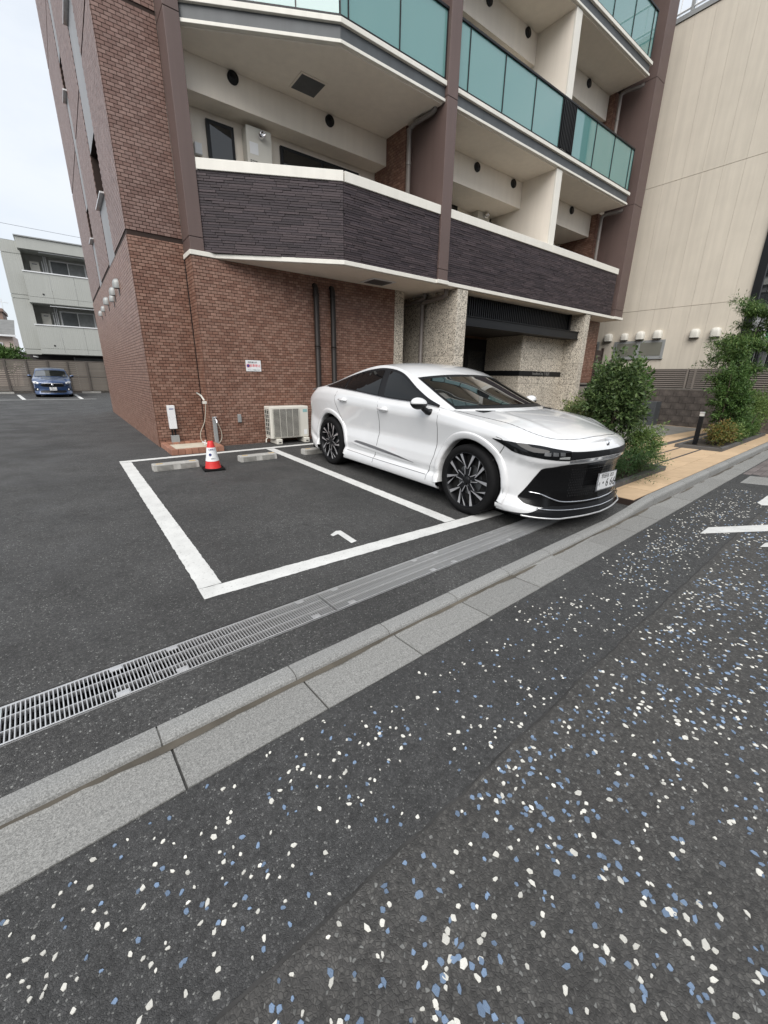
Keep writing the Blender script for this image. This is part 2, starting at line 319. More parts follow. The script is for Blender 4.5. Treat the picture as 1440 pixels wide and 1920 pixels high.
for i in range(-14, 28):
    x = .085 + PIT * i; inst('gutter_slab', gme, Matrix.Translation((x, kline(x), .004 + random.uniform(-.002, .002))) @ rz @ Matrix.Rotation(random.uniform(-.002, .002), 4, 'Y'), gut)
mb = MB(); rows = []
for x in np.arange(-6, 16, .05): rows.append([(x, kline(x) - .0885, -.040), (x, kline(x) - .108 - .006 * math.sin(x * 3.1) - .006 * math.sin(x * 7.7 + 1) - .008 * rs.rand(), -.0435)])
mb.grid(rows); mb.build('dirt_strip', m_mud, gut)

# drain grating in front of the bays
dr = thing('drain_channel', None, None, (0, 2, 0), kind='structure')
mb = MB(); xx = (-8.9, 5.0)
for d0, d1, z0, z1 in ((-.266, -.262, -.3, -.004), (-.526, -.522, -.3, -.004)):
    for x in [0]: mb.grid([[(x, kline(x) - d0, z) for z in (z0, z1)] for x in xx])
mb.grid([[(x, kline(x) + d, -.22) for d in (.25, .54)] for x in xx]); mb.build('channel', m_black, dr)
for s, d in ((0, .2625), (1, .5145)):
    mb = MB(); mb.grid([[(x, kline(x) + d + e, z) for e, z in ((0, -.03), (0, lotz(2) + .0015), (.011, lotz(2) + .0015), (.011, -.03))] for x in xx]); mb.build('edge_angle', m_steel, dr)
barm = MB().box(-.0021, .0021, -.117, .117, -.022, 0).mesh('bar', m_steel)
railm = MB().box(.002, .998, -.0025, .0025, -.024, .0008).mesh('rail', m_steel); clipm = MB().box(-.026, .026, -.016, .016, -.002, .0035).mesh('clip', m_steel)
ordn = ['leftmost galvanised steel drain grating, cut off by the picture edge', 'galvanised steel drain grating before the left front corner of bay 1', 'galvanised steel drain grating below the painted number 1',
        'galvanised steel drain grating just left of the white car', 'galvanised steel drain grating half hidden under the white car nose', 'rightmost steel drain grating deep under the white car']
for i in range(-1, 5):
    x = .092 + i + (.014 if i == 1 else 0); zt = lotz(2.0) + .002; g = thing('drain_grating', ordn[i + 1], 'grating', (x, kline(x) + .394, zt), 'drain gratings along the kerb'); g.rotation_euler = (0, 0, math.atan(SL))
    nb = 63
    for k in range(nb): inst('bar', barm, Matrix.Translation((.005 + k * .990 / (nb - 1), 0, 0)), g, True)
    for dy in (-.1185, -.045, .045, .1185): inst('rail', railm, Matrix.Translation((0, dy, 0)), g, True)
    for cx in (.12, .87):
        for dy in (-.103, .103): inst('clip', clipm, Matrix.Translation((cx, dy, 0)), g, True)

# painted lines
def line(name, p0, p1, w, zf, base=.004, jit=.0035):
    p0, p1 = np.array(p0), np.array(p1); L = np.linalg.norm(p1 - p0); u = (p1 - p0) / L; nn = np.array([-u[1], u[0]]); k = max(2, int(L / .03)); rows = []
    for t in np.linspace(0, L, k):
        a = p0 + u * t; l = a + nn * (w / 2 + rs.uniform(-jit, jit)); r = a - nn * (w / 2 + rs.uniform(-jit, jit)); rows.append([(l[0], l[1], zf(l[1]) + base), (r[0], r[1], zf(r[1]) + base)])
    o = MB().grid(rows[::-1]).build(name, m_paint); tag(o, None, kind='structure'); return o
line('parking_line', (.475, 2.580), (6.0, 2.572), .15, lotz); line('parking_line', (.553, 2.66), (.548, 7.27), .15, lotz)
line('parking_line', (2.868, 2.66), (2.875, 7.33), .15, lotz); line('parking_line', (5.2, 2.66), (5.2, 7.4), .15, lotz); line('parking_line', (.475, 7.345), (6.0, 7.50), .13, lotz)
one = [(1.742, 2.742), (1.806, 2.757), (1.817, 3.045), (1.775, 3.062), (1.684, 3.005), (1.690, 2.965), (1.752, 2.985)]
o = MB().add([(a, b, lotz(b) + .004) for a, b in one], [tuple(range(7))]).build('bay_number', m_paint); tag(o, None, kind='structure')
for p0, p1, w in (((-9, 26.3), (1.2, 25.9), .14), ((-1.62, 26.2), (-2.15, 31.5), .15), ((.62, 26.1), (.45, 31.5), .15)): line('parking_line', p0, p1, w, lotz, .004, .001)
rz_ = lambda y: ROADZ
for pts in ([(4.745, 1.087), (5.415, .706), (6.4, .13), (6.6, .20), (5.672, .755), (5.034, 1.101)], [(4.80, .644), (4.975, .642), (5.6, .33), (5.9, .10), (5.7, .05)], [(6.55, .985), (6.62, .93), (6.9, .93), (7.2, .97), (7.2, 1.06), (6.9, 1.05), (6.66, 1.05)]):
    o = MB().add([(a, b, ROADZ + .007) for a, b in pts], [tuple(range(len(pts)))]).build('road_marking', m_paint); tag(o, None, kind='structure')
# block paving and cover at the far end of the road
m_block = M('paving_block', (.135, .115, .11), .85, var=.15, vs=8, isl=.25, bump=.4, bs=90)
bp_ = thing('block_paving', None, None, (10, 1.5, ROADZ), kind='structure')
bme = MB().box(-.097, .097, -.047, .047, -.03, .006).mesh('paving_block', m_block); cnt = 0
for r in range(9):
    for k in range(30):
        x = 8.75 + k * .2 + (r % 2) * .1; d = .40 + r * .1
        inst('paving_block', bme, Matrix.Translation((x, kline(x) - d, ROADZ + random.uniform(0, .002))) @ rz, bp_)
cov = thing('utility_cover', 'square concrete utility cover set in the road before the block paving', 'cover', (8.35, 1.5, ROADZ))
MB().prism([(7.83, 1.49), (8.0, 1.12), (8.72, 1.14), (8.55, 1.53)], ROADZ - .02, ROADZ + .006).build('frame', m_kerb, cov)
MB().prism([(7.98, 1.45), (8.09, 1.17), (8.63, 1.19), (8.5, 1.48)], ROADZ, ROADZ + .011).build('lid', m_gut, cov, bev=.003)

# beige entrance paving (raised with the kerb)
PZ = .064
pav = thing('entrance_paving', None, None, (8, 3, PZ), kind='structure')
m_ptile = M('beige_paving_tile', (.52, .375, .235), .75, var=.10, vs=5, isl=.09, bump=.25, bs=150); m_pdark = M('dark_paving_strip', (.075, .072, .070), .75, var=.15, vs=6, isl=.1)
MB().prism([(5.02, kline(5.02) + .003), (16.2, kline(16.2) + .003), (16.2, 9.2), (5.02, 9.2)], -.15, PZ - .006).build('paving_bed', m_grout, pav)
ptm = MB().box(.003, .597, .003, .297, -.006, 0).mesh('paving_tile', m_ptile); tiles = []
for r in range(16):
    for k in range(19):
        x = 5.04 + .6 * k + (.3 if r % 2 else 0); y = kline(x) + .012 + .3 * r + (.04 * (r > 1)) + (.04 * (r > 2))
        if x < 15.4 and y < 6.6: tiles.append((x, y))
for x, y in tiles: inst('paving_tile', ptm, Matrix.Translation((x, y, PZ + random.uniform(-.0008, .0008))) @ rz, pav)
for off in (.612, .952):
    m_ = MB()
    for x0 in np.arange(5.04, 15.5, 1.2): m_.grid([[(x, kline(x) + .006 + off + e, PZ - .001) for e in (.004, .036)] for x in (x0, x0 + 1.196)])
    m_.build('dark_strip', m_pdark, pav)
MB().grid([[(x, 3.28 + SL * (x - 9) + e, PZ + .002) for e in (0, .14)] for x in (7.4, 14.9)][::1]).build('dark_strip', m_pdark, pav)
MB().grid([[(x, 4.0 + e, PZ + .003) for e in (0, 2.4)] for x in (7.4, 14.9)]).build('grey_strip', M('grey_paving', (.22, .21, .19), .8, var=.15, vs=3), pav)
# ---------------------------------------------------------------- the brown apartment building
BLD = thing('apartment_building', 'brown tiled apartment building with charcoal stone balcony parapets and teal glass balconies', 'building', (6, 8.06, 0))
XC, YA, YB, YF = 1.227, 8.50, 8.06, 6.965
Z0, Z1, Z2, Z3 = 3.234, 3.305, 4.447, 4.599
TOP = 13.2; ST = 2.9; ZS = [6.216 + ST * i for i in range(3)]
ZAX = np.array([0, 0, 1.])
alltiles = []; wallparts = {}
def tilewall(part, o, u, nrm, L, z0, z1, mat, holes=(), gaps=()):
    o, u, nrm = np.array(o, float), np.array(u, float), np.array(nrm, float); r = 0; z = z0
    while z + .02 < z1:
        h = min(.05, z1 - z); a = -.05 if r % 2 else 0.
        if not any(g0 < z + h / 2 < g1 for g0, g1 in gaps):
            while a < L:
                a0, a1 = max(a, 0), min(a + .1, L)
                if a1 - a0 > .02 and not any(h0 < (a0 + a1) / 2 < h1 and hz0 < z + h / 2 < hz1 for h0, h1, hz0, hz1 in holes):
                    alltiles.append((part, o + u * a0 + ZAX * z, u, nrm, a1 - a0, h, mat))
                a += .1
        z += .05; r += 1
def flush_tiles():
    full = [i for i, t in enumerate(alltiles) if abs(t[4] - .1) < 1e-6 and abs(t[5] - .05) < 1e-6]
    cen = np.array([alltiles[i][1] + alltiles[i][2] * .05 + ZAX * .025 for i in full]); q = px(cen); q2 = px(cen + np.array([alltiles[i][2] for i in full]) * .05)
    ok = (q[:, 2] > 0) & (q[:, 0] > 205) & (q[:, 0] < 575) & (q[:, 1] > 330) & (q[:, 1] < 815)
    ar = np.where(ok, np.hypot(*(q2 - q)[:, :2].T) / q[:, 2], -1); big = {full[i] for i in np.argsort(-ar)[:300]}
    pm = {}; acc = {}
    F = [(4, 5, 6, 7), (0, 1, 5, 4), (1, 2, 6, 5), (2, 3, 7, 6), (3, 0, 4, 7)]
    for i, (part, o, u, nn, w, h, mat) in enumerate(alltiles):
        if i in big:
            k = (mat.name)
            if k not in pm: pm[k] = MB().add([(.0035, .0035, 0), (.0965, .0035, 0), (.0965, .0465, 0), (.0035, .0465, 0), (.0045, .0045, .009), (.0955, .0045, .009), (.0955, .0455, .009), (.0045, .0455, .009)], F).mesh('wall_tile', mat)
            inst('wall_tile', pm[k], Matrix([[u[0], 0, nn[0], o[0]], [u[1], 0, nn[1], o[1]], [u[2], 1, nn[2], o[2]], [0, 0, 0, 1]]), part)
        else:
            V = acc.setdefault((part.name, mat.name), (part, mat, MB()))[2]; e = .004 if w > .03 else .002
            a, b = o + u * e + ZAX * .004, o + u * (w - e) + ZAX * .004; dz = ZAX * (h - .008); t = nn * (.008 + .0012 * random.random()); b0 = len(V.v)
            V.v += [tuple(p) for p in (a, b, b + dz, a + dz, a + t, b + t, b + dz + t, a + dz + t)]; V.f += [tuple(b0 + k for k in f) for f in F]
    for part, mat, V in acc.values(): tag(V.build('wall_tiles', mat, part), None, kind='stuff')

# ground floor and corner wing: dark joint faces that carry the tiles
wm = MB().box(XC + .16, 2.054, YA + .004, 17.36, -.2, TOP)
for y0, y1 in ((YA + .004, 10.302), (11.358, 13.552), (14.118, 17.36)): wm.box(XC + .004, XC + .16, y0, y1, -.2, TOP)
for y0, y1, wz, h in ((10.302, 11.358, (4.52, 7.37, 10.22), .90), (13.552, 14.118, (4.48, 7.33, 10.18), .68)):
    zz = [-.2] + [v for w in wz for v in (w, w + h)] + [TOP]
    for i in range(0, len(zz), 2): wm.box(XC + .004, XC + .16, y0, y1, zz[i], zz[i + 1])
w_a = wm.build('corner_wall', m_grout, BLD)
w_b = MB().box(2.061, 6.34, YB + .004, 16.9, -.2, Z0 - .002).build('front_wall', m_grout, BLD)
JT = [(3.455, 3.485), (6.36, 6.39), (9.26, 9.29), (12.16, 12.19)]
tilewall(w_a, (XC, YA, .035), (1, 0, 0), (0, -1, 0), 2.054 - XC, .0, 3.43, m_tile); tilewall(w_a, (XC, YA, .035), (1, 0, 0), (0, -1, 0), 2.054 - XC, 3.45, TOP - .1, m_tileup, gaps=JT)
sh = [(1.80, 2.86, 3.40, TOP), (5.05, 5.62, 3.40, TOP)]
tilewall(w_a, (XC, 8.500, .035), (0, 1, 0), (-1, 0, 0), 8.86, .0, 3.43, m_tile); tilewall(w_a, (XC, 8.500, .035), (0, 1, 0), (-1, 0, 0), 8.86, 3.45, TOP - .1, m_tileup, holes=sh, gaps=JT)
tilewall(w_b, (2.061, YB, .035), (1, 0, 0), (0, -1, 0), 6.34 - 2.061, .0, Z0 - .04, m_tile)
tilewall(w_b, (2.061, YB, .035), (0, 1, 0), (-1, 0, 0), YA - YB - .012, .0, Z0 - .04, m_tile)
MB().box(2.038, 2.062, YA - .020, YA + .01, .02, Z0).build('corner_seal', m_frame, BLD)
# window strips on the side wall
m_strip = M('pale_grey_strip', (.25, .25, .255), .5, var=.08, vs=1, streak=.12); sidewin = []
for y0, y1, wz in ((10.30, 11.36, (4.52, 7.37, 10.22)), (13.55, 14.12, (4.48, 7.33, 10.18))):
    zz = [3.485] + [v for w in wz for v in (w, w + (.90 if y0 < 12 else .68))] + [TOP]
    for i in range(0, len(zz), 2): MB().box(XC - .0015, XC + .02, y0 + .004, y1 - .004, zz[i] + .004, zz[i + 1] - .004).build('strip_panel', m_strip, BLD)
    for w in wz:
        h = .90 if y0 < 12 else .68
        o = MB().box(XC + .125, XC + .159, y0 + .003, y1 - .003, w + .001, w + h - .001).build('window', m_frame, BLD); MB().box(XC + .118, XC + .126, y0 + .08, y1 - .08, w + .06, w + h - .06).build('pane', m_wglass, o)
        MB().box(XC - .075, XC + .02, y0 - .015, y1 + .015, w - .028, w + .004).build('sill', m_steel, o, bev=.004)
# round hoods on the side wall
hm = MB()
prof_ = [(.095, .0), (.098, .05), (.095, .12), (.085, .165), (.06, .20), (.03, .215), (.0, .218)]
rings = [[(-.02 - max(0, -r * math.cos(a)) * 1.15 * 1.0 - (0), r * math.sin(a), h) for a in np.linspace(-PI / 2 - PI / 2 + PI / 2, PI / 2 + PI / 2, 13)] for r, h in prof_]
rings = [[(-max(0., r * math.sin(a)) * 1.35, r * math.cos(a), h) for a in np.linspace(0, PI, 15)] for r, h in prof_]
hm.grid(rings); hme = hm.mesh('vent_hood', m_hood, True); bme2 = MB().box(-.012, .0, -.06, .06, -.16, .02).mesh('drip_plate', m_frame)
for y, z, s in ((10.41, 2.95, .80), (11.25, 2.93, .76), (11.60, 2.85, .66), (12.79, 2.92, .80), (13.96, 2.89, .64), (14.91, 2.87, .66)):
    h = inst('vent_hood', hme, Matrix.Translation((XC - .009, y, z)) @ Matrix.Diagonal((s, s, s, 1)), BLD); inst('drip_plate', bme2, Matrix.Translation((.0, 0, 0)), h, True)

# floors above: cream walls behind the balconies
MB().box(2.05, 6.46, 9.05, 16.8, Z0, TOP).build('balcony_back_wall', m_cream, BLD)
MB().box(6.46, 14.7, 8.95, 16.8, Z0, TOP).build('balcony_back_wall', m_cream, BLD)
def brickpier(x0, x1, y0, y1, z0, z1, sides='fl', mat=None):
    p = MB().box(x0 + .003, x1 - .003, y0 + .003, y1, z0, z1).build('brick_pier', m_grout, BLD)
    if 'f' in sides: tilewall(p, (x0, y0, 0), (1, 0, 0), (0, -1, 0), x1 - x0, z0, z1, mat or m_tile)
    if 'l' in sides: tilewall(p, (x0, y0, 0), (0, 1, 0), (-1, 0, 0), y1 - y0, z0, z1, mat or m_tile)
    return p
for i in range(3):
    zf = (Z1 if i == 0 else ZS[i - 1] + .30); zs = ZS[i] - .004
    brickpier(6.46, 6.95, 7.952, 9.04, zf, zs); brickpier(13.95, 14.7, 7.80, 8.94, zf, zs)
# brown columns
for x0, x1, y0, y1, zb in ((2.057, 2.277, 8.055, 8.495, Z1), (6.575, 6.842, 6.915, 7.950, Z1), (14.30, 14.81, 6.915, 7.798, Z1)):
    zz = [zb, 3.50, 6.30, 9.20, 12.1, TOP]
    for a, b in zip(zz[:-1], zz[1:]): MB().box(x0, x1, y0, y1, a + .004, b - .004).build('column', m_brown, BLD, bev=.006)
    MB().box(x0 + .008, x1 - .008, y0 + .008, y1 - .002, zb, TOP).build('column_core', m_slatebk, BLD)
# first balcony: slab trim, soffit, stone parapets
K0, K1 = np.array([2.277, 8.087]), np.array([4.326, YF]); fd = (K1 - K0) / np.linalg.norm(K1 - K0); fn = np.array([fd[1], -fd[0]])
def bayplan(off, x1=14.1, yb=9.04, x0=2.279):
    k = (fn + [0, -1]); k = k / (1 + fn @ [0, -1]); a = K0 + fn * off; a = a + fd * (x0 - a[0]) / fd[0]
    return [(a[0], a[1]), tuple(K1 + k * off), (x1, YF - off), (x1, yb), (x0, yb)]
pl = bayplan(.022, 14.81); pl = [(2.035, 8.033), (2.44, 8.033)] + [p for p in pl[1:]][:1] + [(6.55, YF - .022), (6.55, 6.893), (6.865, 6.893), (6.865, YF - .022), (14.28, YF - .022), (14.28, 6.893), (14.835, 6.893), (14.835, 9.0), (2.035, 9.0)]
MB().prism(pl, Z0, Z1).build('slab_trim', m_trim, BLD, bev=.006)
MB().prism([(2.10, 8.09), (2.46, 8.07), (4.34, 7.03), (14.75, 7.03), (14.75, 8.98), (2.10, 8.98)], Z0 - .004, Z0 + .02).build('soffit', m_cream, BLD)
MB().box(5.27, 5.85, 7.39, 7.88, Z0 - .016, Z0 - .003).build('soffit_hatch_frame', m_white, BLD); MB().box(5.33, 5.79, 7.45, 7.82, Z0 - .022, Z0 - .012).build('soffit_hatch', m_band, BLD)
slates = []
def parapet(p, q, cut=0):
    p, q = np.array(p), np.array(q); L = np.linalg.norm(q - p); u = (q - p) / L; n = np.array([u[1], -u[0]]); u3, n3 = np.array([*u, 0]), np.array([*n, 0])
    o = np.array([*p, 0.]) ; c = MB().obox(o - n3 * .15 + ZAX * Z1, u3, ZAX, n3, L, Z2 - Z1, .147).build('parapet', m_slatebk, BLD)
    nr = 31; h = (Z2 - Z1) / nr
    for r in range(nr):
        a = -random.uniform(0, .3)
        while a < L:
            w = random.choice((.18, .24, .30, .36, .45)) * random.uniform(.85, 1.1); a0, a1 = max(a, 0), min(a + w, L)
            if a1 - a0 > .02: slates.append((c, o + u3 * (a0 + .0025) + ZAX * (Z1 + r * h + .0023) - n3 * .004, u3, n3, a1 - a0 - .005, h - .0046, .004 + random.choice((.003, .006, .009, .013))))
            a += w
    return c
def coping(p, q, e0=0, e1=0):
    p, q = np.array(p), np.array(q); L = np.linalg.norm(q - p); u = (q - p) / L; n = np.array([u[1], -u[0]]); u3, n3 = np.array([*u, 0]), np.array([*n, 0]); o = np.array([*p, 0.]); k = max(1, round(L / 1.9))
    for i in range(k): MB().obox(o + u3 * (L * i / k + .0015) - n3 * .18 + ZAX * Z2, u3, ZAX, n3, L / k - .003, Z3 - Z2, .212).build('coping', m_trim, BLD, bev=.006)
parapet(K0 + fd * .002, K1); parapet(K1, (6.573, YF)); parapet((6.844, YF), (14.1, YF))
kk = (fn + [0, -1]) / (1 + fn @ [0, -1])
MB().prism([tuple(K0 + fn * .032 + fd * .02), tuple(K1 + kk * .032 - fd * 0), tuple(K1 - kk * .18), tuple(K0 - fn * .18 + fd * .1)], Z2, Z3).build('coping', m_trim, BLD, bev=.006)
coping((4.345, YF), (6.572, YF)); coping((6.845, YF), (14.115, YF))
def flush_slates():
    cen = np.array([s[1] + s[2] * s[4] / 2 for s in slates]); q = px(cen); ar = np.array([s[4] for s in slates]) / q[:, 2] ** 2; ar[(q[:, 0] > 815) & (q[:, 0] < 850)] = 0; big = set(np.argsort(-ar)[:300].tolist())
    um = MB().add([(0, 0, 0), (1, 0, 0), (1, 1, 0), (0, 1, 0), (.004, .04, 1), (.996, .04, 1), (.996, .96, 1), (.004, .96, 1)], [(4, 5, 6, 7), (0, 1, 5, 4), (1, 2, 6, 5), (2, 3, 7, 6), (3, 0, 4, 7)]); ume = um.mesh('stone_strip', m_slate); acc = {}
    for i, (c, o, u, n, w, h, d) in enumerate(slates):
        A = np.array([[u[0] * w, 0, n[0] * d, o[0]], [u[1] * w, 0, n[1] * d, o[1]], [0, h, 0, o[2]], [0, 0, 0, 1]])
        if i in big: inst('stone_strip', ume, Matrix(A.tolist()), c)
        else: acc.setdefault(c.name, (c, MB()))[1].add(np.array(um.v) @ A[:3, :3].T + A[:3, 3], um.f)
    for c, V in acc.values(): tag(V.build('stone_strips', m_slate, c), None, kind='stuff')
flush_slates()

# upper balconies: slab edge, glass, soffit, beams
def gpanes(p, q, cuts, zs, ends=(0, 0), slat=None):
    p, q = np.array(p), np.array(q); L = np.linalg.norm(q - p); u = (q - p) / L; n = np.array([u[1], -u[0]]); u3, n3 = np.array([*u, 0]), np.array([*n, 0]); o = np.array([*p, 0.]) - n3 * .05
    cs = [0] + list(cuts) + [L]
    for a, b in zip(cs[:-1], cs[1:]):
        if slat and abs(a - slat) < .01:
            for k in range(9): MB().obox(o + u3 * (a + .03 + k * (b - a - .08) / 8) + ZAX * (zs + .36), u3, ZAX, n3, .022, .90, .05).build('slat', m_frame, BLD)
            MB().obox(o + u3 * a + ZAX * (zs + .36) - n3 * .02, u3, ZAX, n3, b - a, .9, .01).build('slat_backing', m_slatebk, BLD)
        else: MB().obox(o + u3 * (a + .008) + ZAX * (zs + .345), u3, ZAX, n3, b - a - .016, .935, .012).build('glass_pane', m_teal, BLD)
    for c in cs: MB().obox(o + u3 * (c - .009) + ZAX * (zs + .33) - n3 * .012, u3, ZAX, n3, .018, .96, .040).build('mullion', m_frame, BLD)
    MB().obox(o - u3 * .01 + ZAX * (zs + 1.281) - n3 * .025, u3, ZAX, n3, L + .02, .040, .065).build('top_rail', m_frame, BLD, bev=.004)
    MB().obox(o - u3 * .004 + ZAX * (zs + .297) - n3 * .022, u3, ZAX, n3, L + .008, .045, .062).build('base_rail', m_frame, BLD)
for i, zs in enumerate(ZS):
    zf = (Z1 if i == 0 else ZS[i - 1] + .296)
    for nm, x1 in (('l', 6.573), ('r', 13.98)):
        for nm2, off, a, b, mt in (('slab_trim', .0, .0, .046, m_trim), ('slab_band', -.028, .0465, .2255, m_band), ('slab_trim', .022, .226, .296, m_trim)):
            if nm == 'l': pl = bayplan(off, x1, 9.045)
            else: pl = [(6.846, YF - off), (x1 + off, YF - off), (x1 + off, 8.93), (6.846, 8.93)]
            MB().prism(pl, zs + a, zs + b).build(nm2, mt, BLD, bev=.005 if mt is m_trim else 0)
    MB().prism([(2.29, 8.16), (4.36, 7.03), (6.55, 7.03), (6.55, 7.95), (6.455, 7.96), (6.455, 9.04), (2.29, 9.04)], zs - .02, zs + .004).build('soffit', m_cream, BLD)
    MB().box(6.86, 13.93, 7.03, 8.94, zs - .02, zs + .003).build('soffit', m_cream, BLD)
    MB().box(2.285, 6.45, 8.60, 9.046, zs - .50, zs - .019).build('beam', m_cream, BLD, bev=.006)
    MB().box(6.96, 10.40, 7.98, 8.945, zs - .60, zs - .019).build('beam', m_cream, BLD, bev=.006); MB().box(10.63, 13.93, 7.98, 8.945, zs - .60, zs - .019).build('beam', m_cream, BLD, bev=.006)
    MB().box(10.405, 10.625, 7.04, 8.945, zf + (.0 if i else .002), zs - .021).build('partition', m_cream, BLD)
    MB().box(10.400, 10.63, 7.005, 7.045, (Z3 if i == 0 else zf + .05) + .002, zs - .018).build('partition_edge', m_trim, BLD, bev=.005)
    MB().box(4.10, 4.60, 7.86, 8.36, zs - .034, zs - .019).build('soffit_hatch_frame', m_cream, BLD); MB().box(4.13, 4.57, 7.90, 8.33, zs - .040, zs - .030).build('soffit_hatch', m_band, BLD)
    vr = MB(); vr.lathe([(.0, -.028), (.062, -.03), (.066, -.022), (.082, -.03), (.094, -.03), (.094, 0)], 24, ax='y'); vme = vr.mesh('round_vent', m_frame, True)
    for x, y, z in ((3.19, 8.60, -.115), (5.05, 8.60, -.135), (8.64, 7.98, -.15), (10.02, 7.98, -.14), (12.79, 7.98, -.13)): inst('round_vent', vme, Matrix.Translation((x, y, zs + z)) @ Matrix.Diagonal((1, 1, 1, 1)), BLD)
    gpanes(K0 + fd * .05, K1 - fd * .005, (.62, 1.62), zs); gpanes(K1 + [.006, 0], (6.56, YF), (.15, 1.16), zs)
    gpanes((6.86, YF), (13.93, YF), (.30, 1.34, 2.38, 3.43, 4.01, 4.98, 5.94, 6.90), zs, slat=3.43)
    MB().box(13.905, 13.917, YF + .06, 7.75, zs + .345, zs + 1.28).build('glass_pane', m_teal, BLD); MB().box(13.89, 13.93, YF + .062, 7.75, zs + 1.283, zs + 1.32).build('top_rail', m_frame, BLD)
    # drain pipes in the balcony corners
    for x, xe in ((6.40, 6.52), (13.88, 14.15)):
        yb = 7.78 if x < 7 else 7.62; ye = 7.18
        p = MB().tube([(x, yb, (Z3 - .3 if i == 0 else zf)), (x, yb, zs - .20), (x + .02, yb - .02, zs - .14), (x + (xe - x) * .3, yb - .12, zs - .10), (x + (xe - x) * .9, ye + .05, zs - .07), (xe, ye, zs - .04), (xe, ye, zs + .0)], .046, 12).build('drain_pipe', m_pipe, BLD, smooth=True)
        for z in (zs - .21, zs - .75): MB().tube([(x, yb, z), (x, yb, z + .045)], .054, 12).build('pipe_collar', m_pipe, p)
    # windows and water heaters on the back walls
    for x0, x1, y, a, b in ((2.80, 3.28, 9.05, 4.40, 5.605), (4.18, 6.0, 9.05, 3.40, 5.60), (8.72, 9.02, 8.95, 4.9, 5.62), (10.14, 10.36, 8.95, 4.9, 5.60), (12.9, 13.75, 8.95, 3.5, 5.50), (7.2, 8.4, 8.95, 3.5, 5.60), (11.0, 12.6, 8.95, 3.5, 5.60)):
        a += ST * i; b += ST * i; f = MB().box(x0, x1, y - .05, y + .02, a, b).build('window', m_frame, BLD); e = .055
        n = 2 if x1 - x0 > 1 else 1
        for k in range(n):
            w = (x1 - x0 - e) / n; MB().box(x0 + e + k * w, x0 + k * w + w, y - .056 - .0, y - .049, a + e, b - e).build('pane', m_wglass, f)
    for x0, y in ((3.44, 9.05), (9.62, 8.95)):
        zt = 5.65 + ST * i; h = MB().box(x0, x0 + .48, y - .23, y - .003, zt - .78, zt).build('water_heater', m_ivory, BLD, bev=.012)
        MB().lathe([(.0, -.09), (.036, -.09), (.04, -.12), (.052, -.12), (.052, 0)], 18, (x0 + .27, y - .23, zt - .12), 'y').build('flue', m_chrome, h, smooth=True)
        MB().box(x0 + .05, x0 + .21, y - .2335, y - .229, zt - .42, zt - .24).build('instruction_label', m_white, h)
        for r in range(4):
            for k in range(4): MB().box(x0 + .05 + k * .035, x0 + .07 + k * .035, y - .2345, y - .229, zt - .62 + r * .03, zt - .604 + r * .03).build('slot', m_blkp, h)
    MB().box(2.56, 2.68, 8.97, 9.048, 5.03 + ST * i, 5.20 + ST * i).build('control_box', m_white, BLD, bev=.008)
MB().tube([(10.69, 7.08, 4.66), (12.75, 7.08, 4.66)], .016, 8).build('laundry_pole', m_steel, BLD)
MB().box(6.9, 14.8, 8.9, 16.8, TOP, TOP + .3).build('roof_slab', m_band, BLD)

# granite entrance
def gpanel(x0, x1, y0, y1, zz, name='granite_panel'):
    for a, b in zip(zz[:-1], zz[1:]): MB().box(x0, x1, y0, y1, a + .002, b - .002).build(name, m_gran, BLD, bev=.003)
GZ = (.0, .62, 1.24, 1.86, 2.55, Z0 - .008)
gpanel(6.345, 6.615, 8.055, 8.6, GZ); gpanel(7.231, 7.551, YF + .001, 7.86, GZ); gpanel(7.231, 7.551, 7.864, 9.3, GZ); gpanel(12.69, 12.945, YF + .001, 8.4, GZ)
gpanel(6.62, 7.228, 9.1, 9.3, GZ)
GB = (.05, .62, 1.25, 1.98, 2.546)
for a, b in ((10.542, 11.61), (11.614, 12.686)): gpanel(a, b, 7.529, 8.85, GB)
MB().box(10.536, 12.688, 7.518, 7.60, 1.463, 1.604).build('name_band', m_frame, BLD); MB().box(10.530, 10.60, 7.5185, 8.84, 1.463, 1.604).build('name_band', m_frame, BLD)
m_let = M('silver_letters', (.36, .36, .35), .35, .7, 0)
text('name_lettering', 'ExcellentCity 下北沢', .105, m_let, frame((11.62, 7.517, 1.533), (1, 0, 0), (0, 0, 1)), BLD, .004, sx=.98)
MB().box(7.553, 12.688, 7.17, 9.6, 2.552, 2.60).build('entrance_ceiling', M('dark_ceiling', (.03, .026, .024), .5), BLD)
MB().box(7.553, 12.688, 8.862, 9.0, .05, 2.55).build('entrance_back_wall', M('warm_wall', (.16, .09, .05), .5), BLD)
d = MB().box(9.62, 10.53, 8.80, 8.855, .05, 2.48).build('entrance_door', m_frame, BLD); MB().box(9.74, 10.42, 8.794, 8.802, .14, 2.15).build('pane', m_wglass, d); MB().tube([(10.36, 8.76, .9), (10.36, 8.76, 1.5)], .014, 8).build('handle', m_steel, d)
MB().box(7.70, 9.6, 8.81, 8.857, .05, 2.48).build('entrance_window', m_wglass, BLD)
MB().box(7.553, 12.99, 7.13, 7.169, 2.55, 2.735).build('entrance_beam', m_frame, BLD); MB().box(7.553, 12.99, 7.10, 7.20, 2.735, 2.75).build('beam_flange', m_frame, BLD); MB().box(7.553, 12.99, 7.10, 7.20, 2.535, 2.55).build('beam_flange', m_frame, BLD)
MB().box(7.553, 12.55, 7.42, 7.45, 2.75, Z0 - .005).build('louver_backing', m_slatebk, BLD)
lm = MB().box(0, .030, 0, .05, 0, .43).mesh('louver_slat', m_frame)
for k in range(62): inst('louver_slat', lm, Matrix.Translation((7.60 + k * .078, 7.36, 2.785)), BLD)
